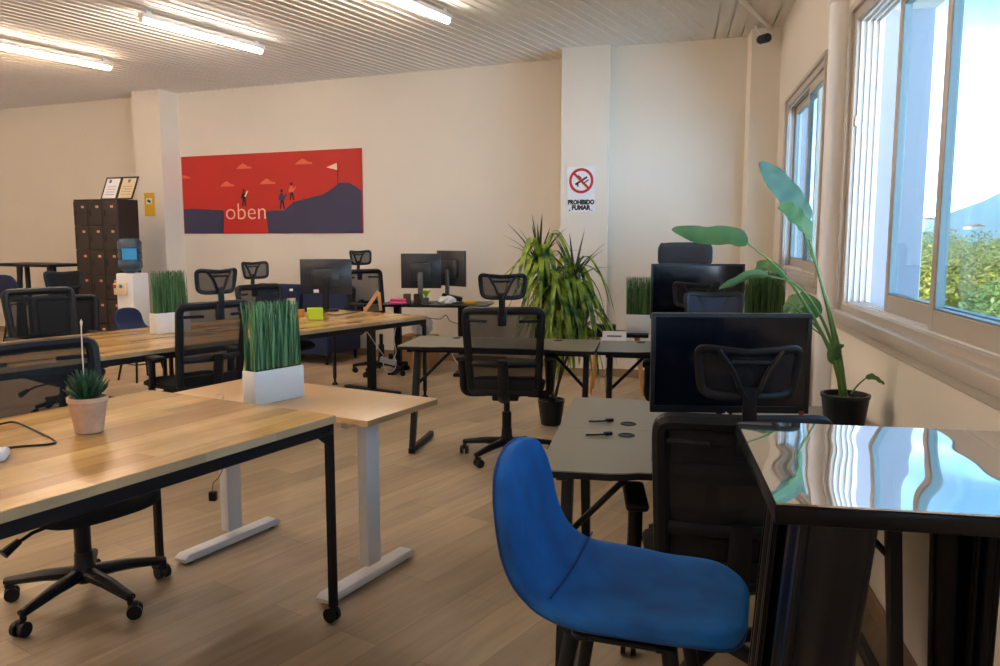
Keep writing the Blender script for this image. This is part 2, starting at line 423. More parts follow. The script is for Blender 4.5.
# far stretch of the window wall
WA, WB = (farX(7.62), 7.62), (farX(3.96), 3.96)
Lf = math.hypot(WA[0] - WB[0], WA[1] - WB[1]); kf = math.sqrt(1 + .2144 ** 2)
fw0, fw1 = (7.62 - 7.02) * kf, (7.62 - 5.25) * kf
wall_seg('wall_window_far', WA, WB, .2, holes=[(fw0, fw1, 1.16, 2.60)], m='wall')
NE = 3.95
NA, NBk = (nearX(NE), NE), (nearX(-4), -4)
kn = math.sqrt(1.04)
n0, n1 = (NE - 3.79) * kn, (NE - .25) * kn
n2, n3 = (NE + .15) * kn, (NE + 3.3) * kn
wall_seg('wall_window_near', NA, NBk, .34, holes=[(n0, n1, 1.10, 2.47), (n2, n3, 1.10, 2.47)])
wall_seg('wall_rear', (.3, -4), (-9.7, -4), .2)
wall_seg('wall_left', (-9.5, -4.2), (-9.5, 13.4), .2)
# exterior render of the window reveals is white, greyed here to tame daylight
def skirting(name, a, b, h=.085, t=.014):
    a = Vector((a[0], a[1], 0)); b = Vector((b[0], b[1], 0)); d = (b - a).normalized(); n = Vector((d.y, -d.x, 0))
    bm = NB(); c = (a + b) / 2 + n * (t / 2); add_box(bm, (c.x, c.y, h / 2), ((b - a).length, t, h), Matrix.Rotation(math.atan2(d.y, d.x), 3, 'Z'), .003, 1)
    struct(obj(name, bm, M['skirt']))
skirting('baseboard_back', LW0, LW0 + LWd * 11.0)
skirting('baseboard_center', PLl, PLr); skirting('baseboard_alcove', RP0, RP1)
skirting('baseboard_window_far', WA, WB); skirting('baseboard_window_near', NA, NBk)

# slatted ceiling: long ribs running with the desks; planks in the bay beside the windows
cd = Vector((.5, .866, 0)); cn = Vector((-.866, .5, 0))
bm = NB()
org = Vector((-3, 4.5, CEIL)); pitch = .105
prof = [(0, 0), (.078, 0), (.082, -.008), (.101, -.008)]
for k in range(-120, 121):
    pr = [(k * pitch + x, z) for x, z in prof] + [((k + 1) * pitch, 0)]
    for (x0, z0), (x1, z1) in zip(pr, pr[1:]):
        q = []
        for (x, z, t) in ((x0, z0, -12.5), (x1, z1, -12.5), (x1, z1, 12.5), (x0, z0, 12.5)):
            p = org + cn * x + cd * t; q.append(Vector((p.x, p.y, CEIL + z)))
        # trim to the main bay: left of the line that starts at the bay edge
        bm.faces.new([bm.verts.new(p) for p in q])
bmesh.ops.remove_doubles(bm, verts=bm.verts[:], dist=1e-4)
def clip(bm, co, no):
    bmesh.ops.bisect_plane(bm, geom=bm.verts[:] + bm.edges[:] + bm.faces[:], plane_co=co, plane_no=no, clear_outer=True)
bay = Vector((1.62, 6.5, CEIL)); bd = Vector((.21, .978, 0)); bn = Vector((.978, -.21, 0))
clip(bm, bay, bn); clip(bm, (0, -4.3, 0), (0, -1, 0)); clip(bm, (-9.8, 0, 0), (-1, 0, 0)); clip(bm, (0, 13.6, 0), (0, 1, 0))
struct(obj('ceiling', bm, M['ceiling'], flat=True))
bm = NB()
for k in range(0, 8):
    x0 = k * .125
    for xa, xb, z in ((x0, x0 + .115, 0), (x0 + .115, x0 + .125, .012)):
        q = [bay + bn * xa - bd * 11, bay + bn * xb - bd * 11, bay + bn * xb + bd * 3, bay + bn * xa + bd * 3]
        bm.faces.new([bm.verts.new(p + Vector((0, 0, z - .004))) for p in q])
struct(obj('ceiling_bay', bm, M['ceiling'], flat=True))
bm = NB(); add_prism(bm, [(-9.8, -4.3), (nearX(-4.3) + .15, -4.3), (nearX(3.95) + .15, 3.95), (farX(4.0) + .15, 4.0), (farX(8.6) + .15, 8.6), (1.5, 9.2), (-9.8, 13.8)], CEIL + .10, CEIL + .2); struct(obj('ceiling_slab', bm, M['wall']))

# ------------------------------------------------------------------ windows
def window(name, A, B, thick_dir, s0, s1, h0, h1, sashes, label, sill=True):
    """A->B room face of the wall; frame of the opening s0..s1 ; sashes = (sa, sb, track, tinted)"""
    a = Vector((A[0], A[1], 0)); b = Vector((B[0], B[1], 0)); d = (b - a).normalized(); n = Vector((-d.y, d.x, 0))
    root = bpy.data.objects.new(name, None); COL.objects.link(root); struct(root, label)
    root.location = a; root.rotation_euler = (0, 0, math.atan2(d.y, d.x))      # local x along wall, local y outwards
    W = s1 - s0; bm = NB(); t = .045
    D0 = .12
    add_box(bm, (s0 + t / 2, D0 / 2, (h0 + h1) / 2), (t, D0, h1 - h0), None, .003, 1)
    add_box(bm, (s1 - t / 2, D0 / 2, (h0 + h1) / 2), (t, D0, h1 - h0), None, .003, 1)
    add_box(bm, ((s0 + s1) / 2, D0 / 2, h1 - t / 2), (W - 2 * t, D0, t), None, .003, 1)
    add_box(bm, ((s0 + s1) / 2, D0 / 2, h0 + t / 2), (W - 2 * t, D0, t), None, .003, 1)
    obj('window_frame', bm, M['alu'], root)
    bm = NB()
    for k in range(4):
        y = .022 + k * .026
        add_box(bm, (s0 + t + .004, y, (h0 + h1) / 2), (.014, .006, h1 - h0 - 2 * t), None, 0)
        add_box(bm, ((s0 + s1) / 2, y, h1 - t - .004), (W - 2 * t, .006, .014), None, 0)
        add_box(bm, ((s0 + s1) / 2, y, h0 + t + .004), (W - 2 * t, .006, .014), None, 0)
    obj('window_track', bm, M['track'], root)
    bm = NB(); e = .032                                                          # casing round the opening, on the room face
    add_box(bm, ((s0 + s1) / 2, -.008, h1 + e / 2), (W + 2 * e, .02, e), None, .003, 1)
    add_box(bm, (s0 - e / 2, -.008, (h0 + h1) / 2), (e, .02, h1 - h0), None, .003, 1)
    add_box(bm, (s1 + e / 2, -.008, (h0 + h1) / 2), (e, .02, h1 - h0), None, .003, 1)
    obj('window_casing', bm, M['alu'], root)
    if sill:
        bm = NB(); add_box(bm, ((s0 + s1) / 2, -.012, h0 - .012), (W + .14, .05, .05), None, .006, 2)
        add_box(bm, ((s0 + s1) / 2, -.006, h0 - .055), (W + .14, .026, .04), None, .004, 1)
        obj('window_sill', bm, M['alu'], root)
    for sa, sb, tr, tint in sashes:
        y = .034 + tr * .046; st = .042; bm = NB(); hh0, hh1 = h0 + t + .006, h1 - t - .006; zc = (hh0 + hh1) / 2
        for s in (sa + st / 2, sb - st / 2): add_box(bm, (s, y, zc), (st, .034, hh1 - hh0), None, .003, 1)
        for z in (hh0 + .035, hh1 - .03): add_box(bm, ((sa + sb) / 2, y, z), (sb - sa - 2 * st, .034, .07 if z < zc else .06), None, .003, 1)
        fr = obj('sash', bm, M['alu'], root)
        bm = NB(); z0 = hh0 + .07; z1 = hh1 - .06; g = .006
        for s in (sa + st + g / 2, sb - st - g / 2): add_box(bm, (s, y, (z0 + z1) / 2), (g, .028, z1 - z0), None, 0)
        for z in (z0 + g / 2, z1 - g / 2): add_box(bm, ((sa + sb) / 2, y, z), (sb - sa - 2 * st, .028, g), None, 0)
        obj('seal', bm, M['dark_gap'], fr)
        bm = NB(); add_box(bm, ((sa + sb) / 2, y, (z0 + z1) / 2), (sb - sa - 2 * st, .006, z1 - z0), None, 0)
        obj('pane', bm, M['glass_blue' if tint else 'glass'], fr)
    return root
def ny(y): return (NE - y) * kn
def fy(y): return (7.62 - y) * kf
w1 = window('window_1', NA, NBk, 0, n0, n1, 1.10, 2.47, [(ny(3.30), ny(2.0), 1, True), (ny(2.60), ny(1.32), 0, False), (ny(1.4), ny(.3), 1, True)], 'large sliding window beside the mirror-topped bar table')
b = NB(); add_box(b, (ny(3.79) + .052, .02, 1.98), (.012, .02, .05), None, .003, 1); obj('latch', b, M['track'], w1)
window('window_2', WA, WB, 0, fw0, fw1, 1.16, 2.60, [(fw0 + .05, fw0 + 1.15, 1, True), (fw0 + 1.02, fw1 - .05, 0, True)], 'narrow looking sliding window near the far corner')
window('window_3', NA, NBk, 0, n2, n3, 1.10, 2.47, [(n2 + .05, n2 + 1.6, 0, False), (n2 + 1.56, n3 - .05, 1, True)], 'window behind the viewer')
# white reveal faces outside, colour greyed against daylight (render on the thick wall)
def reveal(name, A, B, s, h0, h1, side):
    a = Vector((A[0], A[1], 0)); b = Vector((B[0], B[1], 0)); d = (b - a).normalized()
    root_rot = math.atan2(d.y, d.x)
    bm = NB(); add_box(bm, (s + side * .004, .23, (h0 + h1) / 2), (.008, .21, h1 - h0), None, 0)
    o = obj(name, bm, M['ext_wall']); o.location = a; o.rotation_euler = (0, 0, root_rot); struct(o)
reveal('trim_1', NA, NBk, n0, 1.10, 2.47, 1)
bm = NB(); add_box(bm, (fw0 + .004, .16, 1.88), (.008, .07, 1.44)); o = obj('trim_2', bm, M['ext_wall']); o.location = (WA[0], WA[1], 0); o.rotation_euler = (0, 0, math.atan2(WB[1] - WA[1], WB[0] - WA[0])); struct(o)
# round white riser pipe where the two wall stretches meet
bm = NB(); add_lathe(bm, [(.05, 0), (.05, 2.56)], 24)
o = obj('trim_3', bm, M['pipe']); o.location = (1.625, 3.965, 0); struct(o, 'round white riser pipe beside the large window')
bm = NB(); add_lathe(bm, [(.054, 2.56), (.058, 2.57), (.058, 2.63), (.054, 2.64)], 24)
o = obj('trim_4', bm, M['pipe']); o.location = (1.625, 3.965, 0); struct(o)
bm = NB(); add_box(bm, (1.665, 4.0, 3.02), (.15, .15, .78), Matrix.Rotation(-.2, 3, 'Z'), .006, 1); o = obj('trim_5', bm, M['wall']); struct(o)
# conduit along the ceiling to the far corner + camera
bm = NB(); q = [P(712, -6, CEIL - .035), P(770, 36, CEIL - .035)]; q[1].y = min(q[1].y, 7.5)
q[1] = Vector((2.47, 7.56, CEIL - .035)); q[0] = Vector((1.72, 6.3, CEIL - .035))
add_tube(bm, [q[0] + (q[0] - q[1]) * 1.5, q[1]], .02, 10); o = obj('trim_6', bm, M['wall']); struct(o, 'ceiling conduit running to the far corner')

# ------------------------------------------------------------------ ceiling lights
def make_light():
    t = thing('ceiling_light', '', 'ceiling light', group='fluorescent battens')
    b = NB(); add_box(b, (0, 0, .072), (.07, 1.36, .04), None, .006, 2)
    for y in (-.6, .6): add_box(b, (0, y, .107), (.03, .05, .03), None, .003, 1)
    obj('housing', b, M['white_steel'], t)
    b = NB(); add_tube(b, [(0, -.655, .03), (0, .655, .03)], .018, 12); obj('tube', b, M['tube'], t)
    for y in (-.667, .667):
        b = NB(); add_box(b, (0, y, .04), (.04, .026, .05), None, .004, 1); obj('end_cap', b, M['white_steel'], t)
    return t
LZ = CEIL - .135
lr = face((.5, .866))
L0 = make_light()
mid = (P(142, 20, LZ + .028) + P(261, 53, LZ + .028)) / 2
L0.location = (mid.x, mid.y, LZ); L0.rotation_euler = (0, 0, lr); L0['label'] = 'lit fluorescent batten on the ceiling, middle of the three visible'
e2 = P(110, 69, LZ + .028); c2 = e2 - Vector((.5, .866, 0)) * .66
dup(L0, (c2.x, c2.y, LZ), lr, 'lit fluorescent batten above the lockers side, leftmost of the three visible')
e3 = P(448, 22, LZ + .028); c3 = e3 - Vector((.5, .866, 0)) * .66
dup(L0, (c3.x, c3.y, LZ), lr, 'lit fluorescent batten cut by the top edge, rightmost of the three visible')
for i, (x, y) in enumerate([(-5.4, 4.4), (-3.6, 3.2), (-2.2, 3.9), (-3.2, .8), (-4.8, .2), (-5.6, 1.2), (-7.6, 5.6), (-6.9, 8.2), (-6.6, -2)]):  # unseen battens, added to brighten the room
    dup(L0, (x, y, LZ), lr, 'unseen fluorescent batten added for fill light, outside the picture')

# ------------------------------------------------------------------ office chairs
def back_pt(u, v, off=0):
    w = .222 + .03 * v
    return Vector((u * w, -.235 - .085 * v + .04 * u * u - off, .47 + .55 * v))
def head_pt(u, v, off=0):
    w = .132 + .018 * v
    return Vector((u * w, -.345 - .015 * v + .04 * u * u - off, 1.085 + .135 * v + .022 * u * u * v))
def loop(fn, n=44, ex=7, inset=0):
    out = []
    for k in range(n):
        a = 2 * PI * k / n; c, s = math.cos(a), math.sin(a)
        u = math.copysign(abs(c) ** (2 / ex), c); v = .5 + .5 * math.copysign(abs(s) ** (2 / ex), s)
        out.append(fn(u * (1 - inset), .5 + (v - .5) * (1 - inset)))
    return out
def star_base(t, mats='plastic'):
    b = NB(); add_lathe(b, [(.036, .075), (.05, .085), (.05, .125), (.036, .15), (.034, .20)], 16)
    for k in range(5):
        a = 2 * PI * k / 5 + .35; d = Vector((math.cos(a), math.sin(a), 0))
        add_tube(b, [d * .03 + Vector((0, 0, .112)), d * .16 + Vector((0, 0, .104)), d * .31 + Vector((0, 0, .082))], [.036, .03, .021], 8, sx=.75, sy=1.0)
        add_tube(b, [d * .305 + Vector((0, 0, .09)), d * .305 + Vector((0, 0, .055))], .012, 8)
    base = obj('base', b, M[mats], t)
    for k in range(5):
        a = 2 * PI * k / 5 + .35; d = Vector((math.cos(a), math.sin(a), 0)); a2 = a + .9 * k
        tt = Vector((-math.sin(a2), math.cos(a2), 0)); c = d * .305 + Vector((math.cos(a2), math.sin(a2), 0)) * .014 + Vector((0, 0, .028))
        b = NB()
        for s in (-1, 1):
            add_tube(b, [c + tt * (s * .009), c + tt * (s * .026)], .028, 16)
        add_box(b, c + Vector((0, 0, .022)), (.03, .03, .03), Matrix.Rotation(a2, 3, 'Z'), .008, 2)
        obj('caster', b, M['plastic'], base)
    b = NB(); add_lathe(b, [(.031, .12), (.031, .31), (.02, .315), (.02, .425)], 16)
    obj('gas_lift', b, M['plastic'], t)
    return base
def seat_bm(w=.25, d=.245, z=.455, th=.075):
    b = NB()
    def f(u, v):
        vv = v * 2 - 1; ex = 4.5
        k = 1 / max(1e-6, (abs(u) ** ex + abs(vv) ** ex) ** (1 / ex)) if (u or vv) else 1
        m = max(abs(u), abs(vv)); k = min(k * m, 1) if m > 0 else 1
        uu, ww = u * k, vv * k
        r2 = m
        return Vector((uu * w, .0 + ww * d, z + th * .5 - .02 * max(0, ww) ** 3 + .012 * uu * uu - .006 * r2))
    add_shell(b, f, 20, 20, lambda u, v: th * (1 - .75 * max(abs(u), abs(v * 2 - 1)) ** 7))
    return b
def make_chair(name, label, head=True, mesh='mesh', arms=True, frame='plastic'):
    t = thing(name, label, 'chair', group='black office chairs')
    star_base(t)
    up = []
    b = NB(); add_box(b, (0, -.02, .432), (.17, .24, .05), None, .012, 2); mech = obj('tilt_mechanism', b, M['plastic'], t); up.append(mech)
    b = NB(); add_tube(b, [(.08, .02, .43), (.2, .03, .42), (.27, .035, .395)], .007, 6); add_tube(b, [(.25, .034, .405), (.31, .04, .375)], [.014, .02], 8); obj('lever', b, M['plastic'], mech)
    up.append(obj('seat', seat_bm(), M['fabric'], t))
    b = NB(); add_tube(b, [(0, -.08, .43), (0, -.20, .425), (0, -.275, .47), (0, -.30, .58), (0, -.315, .70)], [.03, .032, .032, .03, .028], 8, sx=.6, sy=1.2)
    up.append(obj('spine', b, M[frame], t))
    b = NB(); lp = loop(back_pt, 60, 16, .05); add_tube(b, lp, .026, 8, closed=True)
    pts = [back_pt(u, .36, .012 * (1 - u * u)) for u in (-1, -.7, -.35, 0, .35, .7, 1)]; add_tube(b, smooth_path(pts, 3), .017, 8, sx=1.2, sy=.6)
    pts = [back_pt(u, .86, .02 * (1 - u * u)) for u in (-.98, -.8, -.4, 0, .4, .8, .98)]
    add_tube(b, smooth_path(pts[:3], 3), .010, 6); add_tube(b, smooth_path(pts[4:], 3), .010, 6)
    fr = obj('back_frame', b, M[frame], t); up.append(fr)
    b = NB(); add_shell(b, lambda u, v: back_pt(u * .96, .03 + .94 * v), 10, 14, lambda u, v: .003); obj('back_mesh', b, M[mesh], fr)
    b = NB(); add_shell(b, lambda u, v: back_pt(u * .95, .03 + .14 * v, .004), 8, 3, lambda u, v: .012); obj('lumbar_panel', b, M['fabric'], fr)
    if head:
        b = NB(); add_tube(b, loop(head_pt, 36, 6, .05), .0125, 8, closed=True, sx=.8, sy=1.1)
        yk = []
        for s in (-1, 1):
            add_tube(b, smooth_path([head_pt(0, 0, .012), head_pt(s * .18, .2, .012), head_pt(s * .34, .6, .012), head_pt(s * .58, .97, .008)], 4), .011, 6, sx=.7, sy=1.4)
        add_tube(b, [head_pt(-.36, .76, .012), head_pt(.36, .76, .012)], .007, 6)
        add_tube(b, [Vector((0, -.335, .93)), Vector((0, -.365, 1.03)), Vector((0, -.36, 1.12))], .014, 8, sx=.7, sy=1.5)
        add_box(b, (0, -.342, .965), (.055, .03, .10), None, .008, 2)
        hr = obj('headrest', b, M[frame], t); up.append(hr)
        b = NB(); add_shell(b, lambda u, v: head_pt(u * .93, .05 + .9 * v), 8, 6, lambda u, v: .003); obj('headrest_mesh', b, M[mesh], hr)
    if arms:
        for s in (-1, 1):
            b = NB(); add_tube(b, smooth_path([(s * .14, .0, .435), (s * .25, .0, .435), (s * .285, -.01, .47), (s * .285, -.02, .56), (s * .285, -.02, .665)], 4), .022, 8, sx=1.15, sy=.75)
            ar = obj('armrest', b, M[frame], t); up.append(ar)
            b = NB(); add_box(b, (s * .285, .0, .68), (.075, .25, .032), None, .014, 3); obj('arm_pad', b, M['plastic'], ar)
    t['up'] = 1
    return t
def lift(root, dz):
    for c in root.children:
        if c.name.split('.')[0] not in ('base', 'gas_lift'): c.location.z += dz
U = Vector((.568, .823, 0)); V = Vector((-.823, .568, 0))
CH = make_chair('office_chair', 'x')
def place(x, y, d, label, dz=0, first=[True], src=None):
    if src is None and first[0]:
        first[0] = False; r = CH; r.location = (x, y, 0); r.rotation_euler = (0, 0, face(d)); r['label'] = label
    else: r = dup(src or CH, (x, y, 0), face(d), label)
    if dz: lift(r, dz)
    return r
cA = place(.045, 5.19, (.09, .99), 'black mesh office chair with headrest seen from behind at the centre')
cB = place(-2.03, 5.20, (-.80, .60), 'black mesh office chair tucked at the wooden desk row left of the bright grass planter', .025)
cC = place(-1.97, 7.14, (.823, -.568), 'office chair facing the viewer behind the bottle, small tilted headrest')
cD = place(-1.28, 8.55, (.75, -.66), 'office chair turned sideways behind the wooden phone stand', .08)
cE = place(.735, 2.56, (.10, .99), 'large black office chair behind the blue stool, headrest before the big monitor', -.085)
cF = place(1.26, 5.17, (.19, .98), 'office chair whose headrest frame shows before the rear monitor', -.05)
NH = make_chair('office_chair', 'black mesh chair without headrest under the front wooden desk, at the left edge', head=False)
NH.location = (-1.675, 3.09, 0); NH.rotation_euler = (0, 0, face((.823, -.568)))
for c in NH.children:
    if c.name.split('.')[0] in ('seat', 'tilt_mechanism'): c.location.z = -.075
cH = place(-3.22, 5.80, (.80, -.60), 'wide black mesh chair back rising above the desk row at the left edge', .05, src=NH)
DN = make_chair('office_chair', 'slate fabric chair top showing just above the big monitor', mesh='slate', frame='plastic')
DN.location = (1.02, 3.72, 0); DN.rotation_euler = (0, 0, face((-.19, -.98))); lift(DN, -.055)
cJ = dup(DN, (-3.60, 6.66, 0), face((.55, -.83)), 'dark padded office chair in front of the brown lockers'); lift(cJ, -.015)
# padded high-back chair
t = thing('executive_chair', 'grey padded high-back chair top above the rear monitor', 'chair', (1.44, 6.2, 0), face((-.19, -.98)))
star_base(t); obj('seat', seat_bm(.26, .26, .44, .1), M['grey_pad'], t)
b = NB()
def hb(u, v): return Vector((u * (.225 + .01 * math.sin(PI * v)), -.25 - .10 * v + .03 * u * u, .48 + .74 * v))
add_shell(b, hb, 12, 16, lambda u, v: .09 * (1 - .7 * max(abs(u), abs(2 * v - 1)) ** 8)); obj('backrest', b, M['grey_pad'], t)
b = NB()
def hb2(u, v):
    ex = 5; vv = 2 * v - 1; m = max(abs(u), abs(vv)); k = m / max(1e-6, (abs(u) ** ex + abs(vv) ** ex) ** (1 / ex)) if m else 1
    return Vector((u * k * .215, -.36 + .03 * u * u, 1.315 + vv * k * .10))
add_shell(b, hb2, 14, 10, lambda u, v: .075 * (1 - .7 * max(abs(u), abs(2 * v - 1)) ** 6)); obj('headrest', b, M['grey_pad'], t)
b = NB(); add_tube(b, [(0, -.05, .43), (0, -.25, .44), (0, -.30, .6)], .03, 8); obj('spine', b, M['plastic'], t)

# ------------------------------------------------------------------ wooden desks
def caster_leg(b, x, y, h, sec=.03):
    add_box(b, (x, y, (h + .07) / 2), (sec, sec, h - .07), None, .003, 1)
def desk_frame(name, label, loc, rot, L, W, h, top='oakblock', th=.03, group=None, mids=(), casters=(True,) * 4):
    t = thing(name, label, 'desk', loc, rot, group)
    b = NB(); add_box(b, (-L / 2, W / 2, h - th / 2), (L, W, th), None, .002, 1)
    tp = obj('tabletop', b, M[top], t)
    b = NB(); add_box(b, (-L / 2, -.0012, h - th / 2), (L - .002, .0016, th - .004), None, 0); add_box(b, (.0012, W / 2, h - th / 2), (.0016, W - .002, th - .004), None, 0)
    obj('edge', b, M['oakedge'], tp)
    zr = h - th - .02; b = NB(); i = .018
    for y in (i, W - i): add_box(b, (-L / 2, y, zr), (L - .01, .03, .04), None, .003, 1)
    for x in (-i, -L + i): add_box(b, (x, W / 2, zr), (.03, W - .06, .04), None, .003, 1)
    obj('rail', b, M['black'], t)
    for k, (x, y) in enumerate(((-i, i), (-i, W - i), (-L + i, i), (-L + i, W - i))):
        b = NB(); add_box(b, (x, y, (zr + .06) / 2), (.028, .028, zr - .06), None, .003, 1)
        sx = -1 if x > -L / 2 else 1; sy = 1 if y < W / 2 else -1
        def gus(dx, dy):
            poly = [(0, 0), (.07, 0), (.02, -.05), (0, -.06)]
            return lambda a, bb, z: Vector((x + dx * a + dy * z, y + dy * sy * a * (1 if dy else 0) + dx * 0 + (z if dx else 0), zr - .018 + bb))
        add_prism(b, [(0, 0), (.075, 0), (.03, -.035), (0, -.07)], -.004, .004, lambda a, bb, z: Vector((x + sx * a, y - sy * .013 + z, zr - .018 + bb)))
        for q in (.012, .05): add_tube(b, [Vector((x + sx * q, y - sy * .012, zr)), Vector((x + sx * q, y - sy * .021, zr))], .006, 8)
        lg = obj('leg', b, M['black'], t)
        b = NB()
        if casters[k]:
            add_tube(b, [(x, y, .06), (x, y, .075)], .012, 8)
            add_box(b, (x, y, .052), (.036, .02, .024), None, .005, 1)
            for s in (-1, 1): add_tube(b, [(x + s * .006, y + .008, .028), (x + s * .02, y + .008, .028)], .028, 14)
            obj('caster', b, M['plastic'], lg)
        else:
            add_lathe(b, [(.03, 0), (.03, .012), (.012, .03), (.012, .065)], 12, (x, y, 0)); obj('foot', b, M['black'], lg)
    return t
R61 = math.radians(61)
d1 = desk_frame('butcher_block_desk', 'long butcher block desk on black metal frame with casters, front left', (P(335.5, 415, .80).x, P(335.5, 415, .80).y, 0), R61, 2.0, 1.02, .80)
# height-adjustable desk with white T legs
t = thing('standing_desk', 'pale beech desk on white T-shaped legs against the end of the front desk', 'desk', (P(439, 398.5, .747).x, P(439, 398.5, .747).y, 0), R61)
W2 = 1.14
b = NB(); add_prism(b, [(-.50, 0), (-.012, 0), (0, .012), (0, W2 - .012), (-.012, W2), (-.50, W2)], .722, .747, bev=.002); tp = obj('tabletop', b, M['beech'], t)
for y in (.16, .99):
    b = NB(); add_box(b, (-.30, y, .39), (.085, .05, .64), None, .004, 2); add_box(b, (-.27, y, .705), (.36, .04, .034), None, .003, 1)
    lg = obj('leg', b, M['white_steel'], t)
    b = NB(); add_prism(b, [(-.60, .012), (-.03, .012), (-.02, .03), (-.04, .045), (-.58, .045), (-.605, .03)], -.035, .035, lambda a, c, z, y=y: Vector((a, y + z, c)), .003)
    ft = obj('foot', b, M['white_steel'], lg)
    for x in (-.56, -.06):
        b = NB(); add_lathe(b, [(.022, 0), (.022, .013)], 12, (x, y, 0)); obj('glide', b, M['plastic'], ft)
    b = NB(); add_tube(b, [(-.30, y - .027, .68), (-.30, y - .0245, .68)], .008, 8); obj('screw', b, M['plastic'], lg)
b = NB(); add_box(b, (-.27, W2 / 2 + .005, .70), (.06, .76, .03), None, .003, 1); obj('crossbar', b, M['white_steel'], t)
# adapter hanging from its far leg
g = D(213, 496, 3.55)
t = thing('power_adapter', 'small black power adapter hanging on a thin wire beside the white desk leg', 'adapter', g)
b = NB(); add_box(b, (0, 0, 0), (.035, .025, .045), None, .004, 1); obj('body', b, M['plastic'], t)
b = NB(); gg = D(226, 462, 3.5) - g; add_tube(b, smooth_path([(0, 0, .02), (.004, 0, .06), (.03, .01, .09), (.055, 0, .15), gg + Vector((0, 0, .09)), gg + Vector((0, 0, .13))], 5), .002, 5); obj('wire', b, M['plastic'], t)

RU = math.radians(55.4)
dB = desk_frame('butcher_block_desk', 'butcher block desk carrying the monitor and lime note box', (-.66, 7.198, 0), RU, 1.82, 1.2, .752, group=None, casters=(False,) * 4)
pA2 = Vector((-.66, 7.198, 0)) - U * 1.84
dA = desk_frame('butcher_block_desk', 'butcher block desk in the second row, carrying the white planter by the cooler', pA2, RU, 1.85, 1.2, .752, casters=(False,) * 4)
# black T frame that stands under the end of the far desk
b = NB(); add_box(b, (-.10, .6, .35), (.07, .06, .62), None, .004, 1); add_box(b, (-.10, .6, .022), (.07, .68, .035), None, .01, 2); add_box(b, (-.1, .6, .665), (.05, .6, .03), None, .003, 1)
obj('t_leg', b, M['black'], dB)

# ------------------------------------------------------------------ grey gaming desks
def gaming_desk(name, label, loc, rot, L, W=.575, top='desk_grey', group='grey desks with slanted black legs'):
    t = thing(name, label, 'desk', loc, rot, group); h = .742
    fr = [(0, 0), (.02, -.0)] ; poly = [(0, .015), (.015, 0), (.22, 0), (.27, .012), (.31, .028), (L - .31, .028), (L - .27, .012), (L - .22, 0), (L - .015, 0), (L, .015), (L, W), (0, W)]
    b = NB(); add_prism(b, poly, h - .004, h); tp = obj('tabletop', b, M[top], t)
    b = NB(); add_prism(b, poly, h - .024, h - .0041); obj('edge_band', b, M['black'], tp)
    for x in (L * .22, L * .78):
        b = NB(); add_lathe(b, [(.03, h), (.03, h + .003), (.022, h + .003), (.022, h + .001)], 16, (x, W - .09, 0)); obj('grommet', b, M['plastic'], tp)
    for x, s in ((.07, -1), (L - .07, 1)):
        b = NB()
        add_prism(b, [(.06, .0), (.10, .0), (.30, .70), (.22, .70)], -.018, .018, lambda a, c, z, x=x: Vector((x + z, a, c)), .002)
        add_box(b, (x, .31, .02), (.036, W - .06, .038), None, .004, 1)
        add_box(b, (x, W / 2, h - .036), (.036, W - .1, .022), None, .003, 1)
        lg = obj('leg', b, M['black'], t)
        b = NB(); add_tube(b, [(x, .24, .45), (x - s * .26, .30, h - .03)], .011, 8); obj('brace', b, M['black'], lg)
    b = NB(); add_box(b, (L / 2, .27, h - .055), (L - .18, .035, .04), None, .003, 1); obj('crossbeam', b, M['black'], t)
    return t
RE = math.radians(-11); E_ = Vector((math.cos(RE), math.sin(RE), 0)); N_ = Vector((-math.sin(RE), math.cos(RE), 0))
oK = Vector((.114, 2.398, 0))
k1 = gaming_desk('gaming_desk', 'grey desk in front of the large office chair, holding the big monitor', oK, RE, 1.16)
k2o = oK + N_ * 1.151 + E_ * 1.16
k2 = gaming_desk('gaming_desk', 'grey desk backing onto the big monitor desk, holding the potted tall plant', k2o, RE + PI, 1.16)
o1 = Vector((-.682, 5.235, 0))
k3 = gaming_desk('gaming_desk', 'grey desk behind the centre chair, beside the leafy floor plant', o1, RE, 1.30)
k4 = gaming_desk('gaming_desk', 'dark grey desk under the card holder and rear monitor', o1 + E_ * 1.315, RE, 1.2, top='desk_dark')
k5 = gaming_desk('gaming_desk', 'dark grey desk behind the rear monitor', o1 + E_ * 1.72 + E_ * .93 + N_ * 1.18, RE + PI, .93, top='desk_dark')

# far black standing desk
bd0 = thing('standing_desk', 'black-topped standing desk with two monitors against the back wall', 'desk', (-.68, 8.62, 0), math.radians(-8))
b = NB(); add_box(b, (0, 0, .742), (1.16, .62, .024), None, .004, 1); obj('tabletop', b, M['gloss_black'], bd0)
for x in (-.44, .27):
    b = NB(); add_box(b, (x, .0, .37), (.07, .08, .70), None, .004, 1); lg = obj('leg', b, M['black'], bd0)
    b = NB(); add_box(b, (x, .0, .018), (.08, .6, .035), None, .008, 2); obj('foot', b, M['black'], lg)

